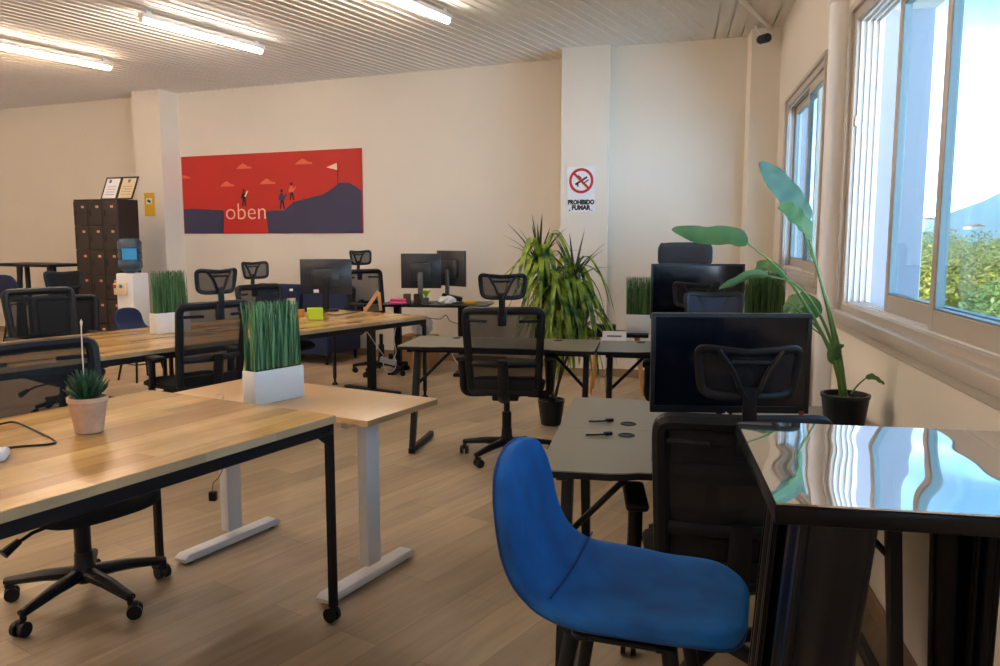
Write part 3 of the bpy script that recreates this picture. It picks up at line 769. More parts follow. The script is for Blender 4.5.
# ------------------------------------------------------------------ monitors
def monitor(name, label, loc, rot, w, h, zc, style='screen_front', group='computer monitors', stand='grey', post_off=0):
    """faces local -Y"""
    t = thing(name, label, 'monitor', loc, rot, group)
    b = NB(); add_box(b, (0, .012, zc), (w, .024, h), None, .004, 2); add_box(b, (0, .034, zc - .01), (w * .55, .03, h * .5), None, .012, 2); obj('housing', b, M['monitor_back'], t)
    b = NB(); bz = .014
    add_box(b, (0, -.003, zc + h / 2 - bz / 2), (w, .008, bz), None, .001, 1); add_box(b, (0, -.003, zc - h / 2 + .012), (w, .008, .024), None, .001, 1)
    for s in (-1, 1): add_box(b, (s * (w / 2 - bz / 2), -.003, zc), (bz, .008, h - .03), None, .001, 1)
    bzl = obj('bezel', b, M['bezel'], t)
    b = NB(); add_box(b, (0, -.0015, zc + .005), (w - 2 * bz + .002, .003, h - bz - .022), None, 0); obj('screen', b, M['screen'], t)
    b = NB(); zb = zc - h * .1
    add_box(b, (post_off, .065, zb / 2 + .01), (.055, .022, zb), None, .004, 1); add_box(b, (post_off, .05, zb), (.05, .05, .05), None, .004, 1)
    st = obj('stand', b, M['silver' if stand == 'grey' else 'plastic'], t)
    b = NB(); add_prism(b, [(-.11, -.08), (.11, -.08), (.12, -.06), (.12, .10), (.10, .12), (-.10, .12), (-.12, .10), (-.12, -.06)], 0, .012, lambda x, y, z: Vector((x + post_off, y, z)), .002); obj('stand_base', b, M['silver' if stand == 'grey' else 'plastic'], st)
    return t, bzl
mp_ = D(730, 400, 2.72)
big, bz_ = monitor('monitor', 'big dark monitor facing the viewer with small red sticker', (mp_.x - .004, 2.72, .743), math.radians(-3), .540, .345, .279, stand='black')
b = NB(); add_box(b, (.245, -.0085, .108), (.016, .001, .018), None, 0); obj('sticker', b, M['sticker'], big)
b = NB(); add_box(b, (-.012, -.0085, .104), (.022, .001, .003), None, 0); add_box(b, (-.010, -.0085, .1075), (.006, .001, .006), None, 0); obj('logo_mark', b, M['white'], big)
q = D(697, 300, 5.22)
m4, _ = monitor('monitor', 'glossy rear monitor below the grey padded chair top', (q.x, 5.22, .743), math.radians(-4), .60, .36, .36, stand='black')
q = P(327, 310, .754)
m1, _ = monitor('monitor', 'monitor turned away on the butcher block desk, with modelled V-shaped reflection and label', (q.x, q.y, .7525), math.radians(183), .49, .34, .325, stand='black', post_off=0)
b = NB(); add_box(b, (.09, .051, .19), (.05, .001, .032), None, 0); obj('label', b, M['paper'], m1)
b = NB(); add_tube(b, [Vector((.15, .0245, .33)), Vector((0, .0245, .40)), Vector((-.17, .0245, .32))], .003, 6); obj('chevron_reflection', b, M['plastic'], m1)  # dark bars modelled as a reflection on the glossy back
q = P(421, 303, .755)
m2, _ = monitor('monitor', 'left one of the paired monitors on the black standing desk', (-.845, 8.60, .755), math.radians(176), .43, .37, .345, group='paired monitors')
m3, _ = monitor('monitor', 'right one of the paired monitors, angled inward', (-.52, 8.66, .755), math.radians(133), .46, .38, .37, group='paired monitors')

# ------------------------------------------------------------------ blue bar stool
def stool_mesh():
    prof = [(-.262, 1.015), (-.258, .955), (-.246, .88), (-.225, .81), (-.188, .75), (-.13, .712), (-.05, .694), (.05, .689), (.14, .690), (.19, .691), (.225, .688), (.245, .682)]
    pp = smooth_path([(0, a, z) for a, z in prof], 4); n = len(pp) - 1
    def half(v):
        # outline half width along the profile: rounded top of back, waist, wide seat, rounded front
        if v < .22: w = .182 * math.sqrt(max(0, 1 - ((.22 - v) / .225) ** 2.4)) + .0
        elif v < .45: w = .182 + (v - .22) / .23 * .016
        elif v < .64: w = .198 + .010 * math.sin((v - .45) / .19 * PI)
        else: w = .198 * math.sqrt(max(0, 1 - ((v - .64) / .365) ** 2.5))
        return max(w, .02)
    def f(u, v):
        x = v * n; i = min(int(x), n - 1); p = pp[i].lerp(pp[i + 1], x - i); w = half(v); uu = math.sin(u * PI / 2) * .3 + u * .7
        b_ = max(0, 1 - v / .42)
        xx = (uu * w / .22) ** 2
        return Vector((uu * w, p.y + .022 * xx * min(1, b_ * 1.6), p.z + .03 * xx * min(1, max(0, (v - .25) * 3)) * (1 - .6 * max(0, v - .75) * 4)))
    b = NB(); add_shell(b, f, 22, 46, lambda u, v: .044 * (1 - .55 * max(abs(u) ** 8, abs(2 * v - 1) ** 14)))
    rim = [f(-1, k / 40) for k in range(1, 40)] + [f(k / 8, 1) for k in range(-7, 8)] + [f(1, k / 40) for k in range(39, 0, -1)] + [f(k / 8, 0) for k in range(7, -8, -1)]
    return b, rim, f
def make_stool(label, loc, rot, group=None, m='velvet'):
    t = thing('bar_stool', label, 'stool', loc, rot, group)
    b, rim, f = stool_mesh(); sh = obj('seat_shell', b, M[m], t, sharp=80)
    b = NB(); add_tube(b, [p + Vector((0, -.012 if p.z > .75 else 0, -.012 if p.z <= .75 else 0)) for p in rim], .0032, 6, closed=True); obj('piping', b, M['piping'], sh)
    b = NB(); pts = [f(u / 6 * .95, .44) + Vector((0, .014, .026)) for u in range(-6, 7)]; add_tube(b, pts, .0022, 5); obj('seam', b, M['piping'], sh)
    b = NB()
    for k in (0, 1):
        add_box(b, (0, -.08 if k else .09, .648), (.26, .03, .012), None, .002, 1)
    add_box(b, (-.11, 0, .648), (.03, .2, .012), None, .002, 1); add_box(b, (.11, 0, .648), (.03, .2, .012), None, .002, 1)
    obj('seat_mount', b, M['black'], t)
    feet = []
    for sx in (-1, 1):
        for sy in (-1, 1):
            b = NB(); a = Vector((sx * .115, sy * .10, .65)); c = Vector((sx * .20, sy * .20, 0)); add_tube(b, [a, c], [.017, .012], 12); obj('leg', b, M['black'], t); feet.append(a.lerp(c, .62))
    b = NB(); add_tube(b, [feet[0], feet[1], feet[3], feet[2]], .009, 8, closed=True); obj('footrest', b, M['black'], t)
    return t
st = make_stool('bright blue velvet bar stool with black legs in the foreground', (.283, 1.665, -.02), face((.945, -.327)))

# ------------------------------------------------------------------ mirror-topped bar table
bt = thing('bar_table', 'black steel bar table with a wavy mirror-like top, front right', 'table', (.439, 1.236, 0), math.radians(-10.5))
TW, TD, TH = .565, .59, 1.03
b = NB(); add_box(b, (TW / 2, TD / 2, TH - .0015), (TW - .004, TD - .004, .003), None, 0); obj('tabletop', b, M['mirror'], bt)
b = NB(); add_box(b, (TW / 2, TD / 2, TH - .02), (TW, TD, .033), None, .006, 2); obj('apron', b, M['gloss_black'], bt)
for sx in (0, 1):
    for sy in (0, 1):
        x = (.055 if sy == 0 else .085) if sx == 0 else TW - .045; y = .035 + sy * (TD - .07); ox = (-1 if sx == 0 else 1); oy = (-1 if sy == 0 else 1)
        b = NB(); wt, wb, hh = .105, .075, TH - .038; fl = .10 * hh
        def pt(al, z, face_, out=0, x=x, y=y, ox=ox, oy=oy, sy_=sy):
            k = 1 - z / hh; w = wt + (wb - wt) * k
            cx = x + ox * fl * k * (1 if sy_ == 0 else .45); cy = y + oy * fl * k
            if face_ == 0: return Vector((cx - ox * al * w, cy + oy * out, z))
            return Vector((cx + ox * out, cy - oy * al * w, z))
        for fc in (0, 1):
            add_shell(b, lambda u, v, fc=fc: pt((u + 1) / 2, v * hh, fc, .006 * math.sin((u + 1) / 2 * PI * 3)), 12, 6, lambda u, v: .003)
        add_tube(b, [pt(0, 0, 0), pt(0, hh, 0)], .009, 8)
        add_tube(b, [pt(1, 0, 0), pt(1, hh, 0)], .006, 8); add_tube(b, [pt(1, 0, 1), pt(1, hh, 1)], .006, 8)
        lg = obj('leg', b, M['gloss_black'], bt)
        p = pt(.3, 0, 0); b = NB(); add_box(b, (p.x, p.y, .008), (.07, .05, .018), None, .004, 1); obj('foot_cap', b, M['plastic'], lg)

# ------------------------------------------------------------------ plants
def grass_planter(label, loc, rot, s=1, mt='grass', seed=1, n=300):
    rnd = random.Random(seed)
    t = thing('grass_planter', label, 'planter', loc, rot, 'white planters of artificial grass')
    L, W, Hh = .262 * s, .088 * s, .142 * s
    b = NB(); add_box(b, (0, 0, Hh / 2), (L, W, Hh), None, .004, 2); bx_ = obj('planter_box', b, M['white'], t)
    b = NB(); add_box(b, (0, 0, Hh + .002), (L - .02, W - .02, .004), None, 0); obj('soil', b, M['soil'], bx_)
    b = NB()
    for k in range(n):
        x = rnd.uniform(-L / 2 + .008, L / 2 - .008); y = rnd.uniform(-W / 2 + .008, W / 2 - .008)
        h = (.288 if rnd.random() < .8 else rnd.uniform(.18, .28)) * s * rnd.uniform(.95, 1.03); w = .0032 * s
        lx, ly = rnd.uniform(-.012, .012), rnd.uniform(-.010, .010); a = rnd.uniform(0, PI); cx, cy = math.cos(a) * w, math.sin(a) * w
        prev = None
        for j in range(4):
            q = j / 3; z = Hh + h * q; px = x + lx * q * q * 1.6; py = y + ly * q * q * 1.6; k_ = 1 - .75 * q ** 3
            row = (b.verts.new((px - cx * k_, py - cy * k_, z)), b.verts.new((px + cy * k_, py - cx * k_, z)), b.verts.new((px + cx * k_, py + cy * k_, z)))
            if prev:
                for m_ in range(3): b.faces.new((prev[m_], prev[(m_ + 1) % 3], row[(m_ + 1) % 3], row[m_]))
            prev = row
    obj('grass', b, M[mt], t)
    return t
a_ = P(256, 406, .748); c_ = P(305, 396, .748)
pc = (a_ + c_) / 2 + Vector((-.036, .025, 0))
gp = grass_planter('white planter of tall bright green grass on the pale beech desk', (pc.x, pc.y, .7475), math.atan2(c_.y - a_.y, c_.x - a_.x), 1.0, 'grass', 1)
q = P(172, 333, .753)
grass_planter('white planter of green grass on the second-row desk near the water cooler', (q.x - .03, q.y + .05, .7525), RU, 1.06, 'grass_dark', 2)
# low table with pine legs
lt = thing('low_table', 'dark-topped low table on splayed light wood legs by the wall', 'table', (1.08, 7.45, 0), RE)
b = NB(); add_box(b, (.03, 0, .56), (.56, .36, .03), None, .006, 2); obj('tabletop', b, M['black'], lt)
for x, y in ((-.16, -.12), (.2, -.12), (.2, .12), (-.16, .12)):
    b = NB(); add_tube(b, [(x, y, .548), (x * 1.35, y * 1.3, 0)], [.022, .014], 10); obj('leg', b, M['pine'], lt)
q = D(637, 333, 7.35)
grass_planter('white planter with dark green grass left of the rear monitor', (q.x + .06, 7.40, .5752), RE, 1.2, 'grass_dark', 3)
q = D(763, 300, 5.72)
grass_planter('grass planter half hidden right of the rear monitor', (q.x, 5.68, .7425), RE, 1.1, 'grass_dark', 4)
b = NB(); add_box(b, (0, 0, .038), (.2, .14, .075), None, .01, 2); o = obj('speaker_box', b, M['plastic'], None); o.location = (.98, 7.42, .5752); o.rotation_euler = (0, 0, RE); tag(o, 'small dark box on the low table behind the card holder', 'box')
q = P(615, 340.5, .743)
ch = thing('card_holder', 'white tent card standing on the dark grey desk', 'card', (q.x, q.y + .03, .7425), RE)
b = NB(); add_prism(b, [(-.04, 0), (.04, 0), (.036, .003), (.003, .062), (-.003, .062), (-.036, .003)], -.082, .082, lambda a, c, z: Vector((z, a, c)), .001); obj('card', b, M['paper'], ch)
b = NB(); add_box(b, (0, -.0225, .030), (.10, .0012, .012), Matrix.Rotation(-.56, 3, 'X'), 0); obj('print', b, M['silver'], ch)

# succulent in terracotta pot
q = P(85, 434, .80)
su = thing('succulent', 'spiky succulent in a washed terracotta pot on the front desk', 'plant', (q.x, q.y + .03, .8002))
b = NB(); add_lathe(b, [(.040, 0), (.044, .003), (.060, .104), (.064, .108), (.064, .122), (.056, .122), (.054, .105), (.02, .103)], 28); pot = obj('pot', b, M['terracotta'], su)
b = NB(); add_lathe(b, [(.054, .104), (.05, .110), (.001, .112)], 20); obj('soil', b, M['soil'], pot)
b = NB(); rnd = random.Random(5)
for ring, (cnt, el, ln) in enumerate(((11, .40, .070), (11, .70, .080), (9, .98, .088), (7, 1.2, .09), (4, 1.45, .085))):
    for k in range(cnt):
        a = 2 * PI * k / cnt + ring * .4 + rnd.uniform(-.15, .15); e = el + rnd.uniform(-.1, .1); d = Vector((math.cos(a) * math.cos(e), math.sin(a) * math.cos(e), math.sin(e)))
        p0 = Vector((0, 0, .11)) + d * .008; p1 = p0 + d * ln * .5; p2 = p0 + d * ln + Vector((0, 0, .012))
        add_tube(b, [p0, p0.lerp(p1, .6), p1.lerp(p2, .3), p2], [.007, .009, .007, .0012], 6, sx=.7)
obj('leaves', b, M['succulent'], su)
b = NB(); add_tube(b, smooth_path([(-.005, 0, .12), (-.008, 0, .24), (-.006, 0, .36)], 4), .0022, 5); add_tube(b, [(-.006, 0, .355), (-.0055, 0, .372), (-.005, 0, .382)], [.002, .005, .001], 6); obj('flower_stalk', b, M['cream_paper'], su)

# big leafy floor plant
DX, DY = .40, 6.15
dr = thing('floor_plant', 'tall leafy floor plant with drooping striped leaves by the pillar', 'plant', (DX, DY, 0))
b = NB(); add_lathe(b, [(.075, 0), (.08, .01), (.105, .185), (.11, .20), (.10, .20), (.098, .185), (.02, .183)], 24); pot = obj('pot', b, M['pot_black'], dr)
b = NB(); add_lathe(b, [(.099, .183), (.001, .192)], 16); obj('soil', b, M['soil'], pot)
rnd = random.Random(11)
canes = [((-.03, 0), (-.08, 0, 1.22)), ((.03, .02), (.14, .02, 1.08)), ((0, -.03), (.04, -.06, .92)), ((.02, .04), (.22, .05, .82)), ((-.02, .03), (-.02, .06, 1.0))]
for (x, y), tp_ in canes:
    b = NB(); add_tube(b, smooth_path([(x, y, .18), ((x + tp_[0]) / 2 + .01, (y + tp_[1]) / 2, .55), tp_], 4), .011, 8); obj('cane', b, M['cane'], dr)
bg = NB(); bs = NB()
def droop(b, o, az, reach, rise, fall, w):
    d = Vector((math.cos(az), math.sin(az), 0)); o = Vector(o)
    add_leaf(b, [o, o + d * reach * .35 + Vector((0, 0, rise)), o + d * reach * .75 + Vector((0, 0, rise * .75 - fall * .25)), o + d * reach + Vector((0, 0, rise - fall))], w, lambda t: max(.06, min(1, t * 5)) * max(.03, 1 - t ** 3), .3)
for ci, (_, tp_) in enumerate(canes):
    for k in range(32):
        droop(bg, (tp_[0], tp_[1], tp_[2] + .06 - .010 * k), k * 2.4 + ci + rnd.uniform(-.2, .2), rnd.uniform(.14, .38), rnd.uniform(.05, .24), rnd.uniform(.16, .48), rnd.uniform(.019, .029))
    if ci in (2, 3, 4):
        for k in range(8): droop(bg, (tp_[0] * .8, tp_[1] * .8, tp_[2] - .2), k * .8 + ci, rnd.uniform(.14, .24), .06, rnd.uniform(.2, .36), .022)
obj('leaves', bg, M['dracaena'], dr)
for (x, y, z) in ((-.10, 0, 1.24), (.17, .02, 1.12)):
    for k in range(17):
        az = k * 2.4; el = rnd.uniform(.35, 1.4); ln = rnd.uniform(.32, .50); d = Vector((math.cos(az) * math.cos(el), math.sin(az) * math.cos(el), math.sin(el))); o_ = Vector((x, y, z))
        add_leaf(bs, [o_, o_ + d * ln * .5 + Vector((0, 0, .01)), o_ + d * ln - Vector((0, 0, .03 * math.cos(el) * 2))], .0125, lambda t: max(.05, 1 - t ** 2), .3)
obj('spiky_leaves', bs, M['dracaena_dark'], dr)

# bird-of-paradise plant in a black pot on the desk
SY = 3.02
q = P(846, 428, .743); S0 = Vector((q.x, q.y + .02, .7425)); SY = S0.y
sp = thing('potted_plant', 'tall thin plant with long arching leaves in a black pot by the window', 'plant', S0)
b = NB(); add_lathe(b, [(.066, 0), (.070, .003), (.084, .112), (.088, .116), (.088, .128), (.080, .128), (.077, .108), (.02, .106)], 28); pot = obj('pot', b, M['pot_black'], sp)
b = NB(); add_lathe(b, [(.078, .106), (.001, .112)], 18); obj('soil', b, M['soil'], pot)
def rel(px, py, dy=0): return D(px, py, SY + dy) - S0
def strel_stem(pts, r0=.009, r1=.003):
    pp = smooth_path([rel(*p) for p in pts], 5); n = len(pp)
    b = NB(); add_tube(b, pp, [r0 + (r1 - r0) * k / (n - 1) for k in range(n)], 8); return obj('stem', b, M['stem'], sp)
def strel_leaf(pts, w, m='strel', side=None, fold=.25, wave=.12):
    b = NB(); add_leaf(b, [rel(*p) for p in pts], w, lambda t: max(.04, (1 - abs(2 * t ** .85 - 1) ** 3.2)) ** .75, fold, side, 6, wave); return obj('leaf', b, M[m], sp)
strel_stem([(846, 396), (838, 360), (828, 310), (817, 268), (806, 228)])
strel_leaf([(806, 226), (796, 205), (779, 184), (760, 162)], .044, 'strel_blue', (.75, .1, .6), .15)
strel_stem([(846, 396), (840, 352), (830, 312), (818, 272), (803, 232)], .006, .0025)
strel_leaf([(811, 238, -.02), (800, 226, -.05), (789, 215, -.1), (778, 207, -.16)], .040, 'strel', (.3, .5, .8), .5)
strel_stem([(843, 396), (832, 356), (810, 312), (780, 270), (747, 243)])
strel_leaf([(748, 243), (730, 236), (703, 236), (672, 229)], .036, 'strel', (0, .35, 1), .2)
strel_stem([(844, 396), (834, 350), (818, 312), (795, 284), (768, 276)], .007, .003)
strel_leaf([(768, 276), (752, 275), (735, 283), (719, 289)], .018, 'strel', (0, .5, .6), .6)
strel_leaf([(782, 277, .02), (772, 270, .05), (762, 268, .1), (755, 272, .14)], .030, 'strel', (0, .8, .5), .4)
strel_stem([(842, 396), (828, 345), (808, 318), (788, 302)], .005, .0025)
strel_leaf([(817, 318, .05), (806, 306, .1), (795, 305, .15), (783, 309, .2)], .045, 'strel', (.2, .6, .8), .3)
strel_stem([(840, 396), (832, 350), (815, 330), (800, 325)], .004, .002)
strel_leaf([(802, 317), (797, 325), (790, 334), (781, 345)], .016, 'strel', (.8, .3, .3), .3)
strel_stem([(851, 394), (858, 385), (866, 378)], .004, .0025)
strel_leaf([(866, 378), (873, 376), (880, 380), (885, 384)], .014, 'strel', (0, .7, .7), .2)
strel_leaf([(836, 362), (833, 354, -.02), (836, 347, -.04), (844, 345, -.05)], .026, 'strel', (.7, .3, -.4), .3)

# ------------------------------------------------------------------ small desk things
q0 = P(20, 430, .775)
b = NB(); add_tube(b, smooth_path([P(x, y, .804) for x, y in ((-30, 430), (0, 424), (14, 422), (30, 428), (54, 440), (50, 444), (24, 446), (0, 449), (-25, 453))], 5), .0035, 8)
tag(obj('cable', b, M['plastic']), 'black braided cable looped on the front desk beside the pot', 'cable')
q = P(-3, 459, .801); b = NB(); add_box(b, (0, 0, .014), (.06, .09, .028), None, .012, 3); o = obj('mouse', b, M['white_plug']); o.location = (q.x, q.y, .8005); o.rotation_euler = (0, 0, .4); tag(o, 'white computer mouse at the left edge of the front desk', 'mouse')
b = NB(); qq = P(219, 399, .75); add_tube(b, smooth_path([qq + Vector((-.02, 0, 0)), qq + Vector((-.018, .012, .012)), qq + Vector((.004, .018, .018)), qq + Vector((.018, .006, .006)), qq + Vector((.012, -.012, 0))], 5), .002, 6)
tag(obj('wire_loop', b, M['white_plug']), 'tiny white wire loop lying on the beech desk', 'wire')
b = NB(); q = P(50, 346, .754)
add_box(b, (0, 0, .008), (.30, .21, .014), None, .004, 1)
o = obj('laptop', b, M['white_plug']); o.location = (q.x, q.y, .7525); o.rotation_euler = (0, 0, RU); tag(o, 'closed white laptop on the second-row desk seen through a mesh chair back', 'laptop')
# plastic bottle
q = P(280, 318, .753)
bo = thing('water_bottle', 'small clear plastic bottle standing on the desk behind the bright grass', 'bottle', (q.x, q.y + .4, .7525))
b = NB(); add_lathe(b, [(.034, 0), (.038, .01), (.038, .07), (.034, .08), (.038, .09), (.038, .15), (.016, .20), (.014, .215)], 18); obj('body', b, M['bottle'], bo)
b = NB(); add_lathe(b, [(.0385, .09), (.0385, .145)], 18, caps=False); obj('label', b, M['cream_paper'], bo)
b = NB(); add_lathe(b, [(.017, .212), (.017, .232)], 14); obj('cap', b, M['paper'], bo)
q = P(314, 320, .753); b = NB(); add_box(b, (0, 0, .05), (.13, .10, .10), None, .004, 1); o = obj('note_box', b, M['lime']); o.location = (q.x, q.y + .05, .7525); o.rotation_euler = (0, 0, .3); tag(o, 'lime green paper box at the foot of the monitor', 'box')
q = P(299, 318, .753); b = NB(); add_lathe(b, [(.03, 0), (.032, .07)], 14); o = obj('tin', b, M['orange']); o.location = (q.x, q.y + .08, .7525); tag(o, 'small orange tin left of the lime box', 'tin')
q = P(372, 311, .753)
ws = thing('phone_stand', 'light wooden A-shaped stand on the end of the wood desk', 'stand', (q.x, q.y + .1, .7525), .15)
b = NB(); add_box(b, (-.02, 0, .085), (.03, .12, .235), Matrix.Rotation(.62, 3, 'Y'), .002, 1); obj('rest_board', b, M['pine'], ws)
b = NB(); add_box(b, (.06, 0, .085), (.03, .11, .17), Matrix.Rotation(-.08, 3, 'Y'), .002, 1); obj('back_leg', b, M['pine'], ws)
b = NB(); add_box(b, (-.09, 0, .012), (.014, .1, .03), None, .002, 1); obj('lip', b, M['pine'], ws)
b = NB(); rnd = random.Random(3)
pts = [P(x, y, .757) for x, y in ((352, 305), (340, 309), (325, 312), (334, 315), (350, 313), (360, 311), (346, 310), (362, 309))]
add_tube(b, smooth_path(pts, 5), .004, 6); tag(obj('cable', b, M['plastic']), 'tangled black cable between the monitor and wooden stand', 'cable')
# things on the far black desk
def on_bd(px, dy=0): return Vector(((px - 500) / F * (8.42 + dy), 8.42 + dy, .7545))
b = NB(); add_box(b, (0, 0, .018), (.19, .12, .03), None, .012, 3); add_box(b, (.0, .01, .048), (.17, .1, .026), None, .01, 3); o = obj('pouch', b, M['pink']); o.location = on_bd(398); tag(o, 'pink pouch at the left end of the black desk', 'pouch')
b = NB(); add_prism(b, [(-.05, 0), (.05, 0), (.035, .05), (-.035, .05)], -.03, .03, lambda a, c, z: Vector((a, z, c)), .004); o = obj('card_reader', b, M['plastic']); p = on_bd(397, .12); o.location = (p.x, p.y, p.z); tag(o, 'black wedge-shaped device behind the pink pouch', 'device')
b = NB(); add_box(b, (0, 0, .055), (.075, .06, .11), None, .004, 1); o = obj('tea_box', b, M['cane']); o.location = on_bd(407, .03); tag(o, 'brown carton beside the pink pouch', 'carton')
b = NB(); add_box(b, (0, 0, .055), (.06, .05, .11), None, .004, 1); o = obj('pen_cup', b, M['soil']); o.location = on_bd(416.5, .03); tag(o, 'dark pen cup left of the monitor stand', 'cup')
b = NB(); add_lathe(b, [(.03, 0), (.038, .075), (.034, .075), (.028, .006)], 16); cp = obj('mug', b, M['silver']); cp.location = on_bd(425, -.05); tag(cp, 'pale mug before the paired monitor stand', 'mug')
b = NB(); rnd = random.Random(9)
for k in range(10): add_leaf(b, [Vector((0, 0, .06)), Vector((math.cos(k) * .03, math.sin(k) * .03, .11)), Vector((math.cos(k) * .06, math.sin(k) * .06, .14))], .018)
add_lathe(b, [(.025, 0), (.03, .06)], 12)
o = obj('small_plant', b, M['lime']); o.location = on_bd(426, .1); tag(o, 'little lime green plant under the paired monitor', 'plant')
b = NB(); bmesh.ops.create_icosphere(b, subdivisions=3, radius=.06)
for v in b.verts: v.co *= 1 + rnd.uniform(-.14, .14); v.co.z = max(0, v.co.z * .8 + .045); v.co.x *= 1.5
o = obj('crumpled_paper', b, M['paper'], sharp=10); o.location = on_bd(447, -.03); tag(o, 'crumpled white paper on the black desk', 'paper')
b = NB(); add_lathe(b, [(.06, 0), (.07, .03), (.066, .03), (.05, .006)], 16); o = obj('bowl', b, M['yellow']); o.location = on_bd(470, .05); tag(o, 'yellow dish at the right end of the black desk', 'dish')
b = NB(); add_box(b, (0, 0, .02), (.22, .1, .05), Matrix.Rotation(.2, 3, 'Y'), .01, 2); o = obj('headset_case', b, M['plastic']); p = on_bd(452, .12); o.location = (p.x, p.y, p.z + .045); tag(o, 'black case lying under the angled monitor', 'case')
# hanging power strip with white leads under the wood desk
q = D(388, 361, 7.3)
ps = thing('power_strip', 'white power strip hanging on its lead under the wood desk', 'power strip', q)
b = NB(); add_box(b, (0, 0, 0), (.15, .05, .05), Matrix.Rotation(.25, 3, 'Y'), .006, 2); obj('body', b, M['white_plug'], ps)
for pts in ([(366, 330), (374, 342), (384, 356)], [(396, 326), (394, 340), (396, 352), (392, 362)], [(383, 362), (385, 370), (391, 372), (396, 366), (395, 358)]):
    b = NB(); add_tube(b, smooth_path([D(x, y, 7.3) - q for x, y in pts], 5), .005, 6); obj('lead', b, M['white_plug'], ps)
b = NB(); add_box(b, (.03, -.01, .045), (.04, .04, .05), None, .004, 1); obj('plug', b, M['plastic'], ps)
b = NB(); add_tube(b, smooth_path([D(x, y, 8.35) for x, y in ((428, 318), (440, 319), (446, 315), (450, 321), (460, 324))], 5), .004, 6); tag(obj('cable', b, M['plastic']), 'black cable sagging under the black desk', 'cable')
b = NB(); add_tube(b, smooth_path([D(x, y, 8.7) for x, y in ((451, 351), (455, 360), (463, 369), (470, 372))], 5), .006, 6); tag(obj('cable', b, M['white_plug']), 'white cable reaching the floor under the black desk', 'cable')
# keyboard + light bar on the near grey desk
kb = thing('keyboard', 'black keyboard on the grey desk, partly behind the large office chair', 'keyboard', (.70, 2.50, .7425), RE)
b = NB(); add_box(b, (0, 0, .008), (.42, .13, .014), None, .004, 1); obj('case', b, M['plastic'], kb)
b = NB()
for r in range(5):
    for c in range(16): add_box(b, (-.19 + c * .0253, -.048 + r * .024, .0175), (.02, .019, .006), None, 0)
obj('keys', b, M['plastic2'], kb)
for (px, py, lab) in ((602, 421.5, 'far'), (600, 435, 'near')):
    q = P(px, py, .746); b = NB()
    add_tube(b, smooth_path([q + Vector((-.05, .004, 0)), q + Vector((-.02, -.004, .002)), q + Vector((.02, 0, .003)), q + Vector((.04, .01, .002))], 4), .0035, 6)
    add_box(b, q + Vector((.03, .008, .004)), (.03, .018, .012), Matrix.Rotation(.3, 3, 'Z'), .002, 1)
    tag(obj('plug_lead', b, M['plastic']), 'loose black plug lead on the grey desk, ' + ('nearer the leafy floor plant' if lab == 'far' else 'nearer the blue stool'), 'cable')

# ------------------------------------------------------------------ back of the room
# lockers
q = D(75, 203, 9.9); TLk = Vector(((75 - 500) / F * 10.0, 10.0, 0)); TRk = Vector(((124 - 500) / F * 10.0, 9.98, 0))
# front plane faces the viewer, turned a little
TRk = Vector(((121.5 - 500) / F * 9.76, 9.76, 0)); TLk = Vector(((78.5 - 500) / F * 9.98, 9.98, 0))
ld = (TRk - TLk); LWk = ld.length; lrot = math.atan2(ld.y, ld.x)
lk = thing('locker_cabinet', 'tall dark brown bank of eighteen lockers against the left wall', 'locker', TLk, lrot)
LH, LD = 1.92, .34
b = NB(); add_box(b, (LWk / 2, LD / 2, LH / 2), (LWk, LD, LH), None, .004, 1); obj('body', b, M['locker_side'], lk)
rows = 6; rh = (LH - .12) / rows; cw = LWk / 3
for r in range(rows):
    for c in range(3):
        x = cw * (c + .5); z = .10 + rh * (r + .5)
        b = NB(); add_box(b, (x, -.006, z), (cw - .012, .012, rh - .014), None, .003, 1)
        for k in range(3): add_box(b, (x, -.0125, z - .04 - k * .014), (cw * .4, .002, .004), None, 0)
        dr_ = obj('door', b, M['locker'], lk)
        b = NB(); add_box(b, (x - cw * .32, -.018, z + .0), (.014, .014, .07), None, .004, 1); obj('handle', b, M['ink'], dr_)
        b = NB(); add_box(b, (x + cw * .18, -.0135, z + rh * .26), (.042, .003, .028), None, 0); obj('number_plate', b, M['label_plate'], dr_)
for c, r in ((0, 5), (2, 4), (2, 2)):
    pass
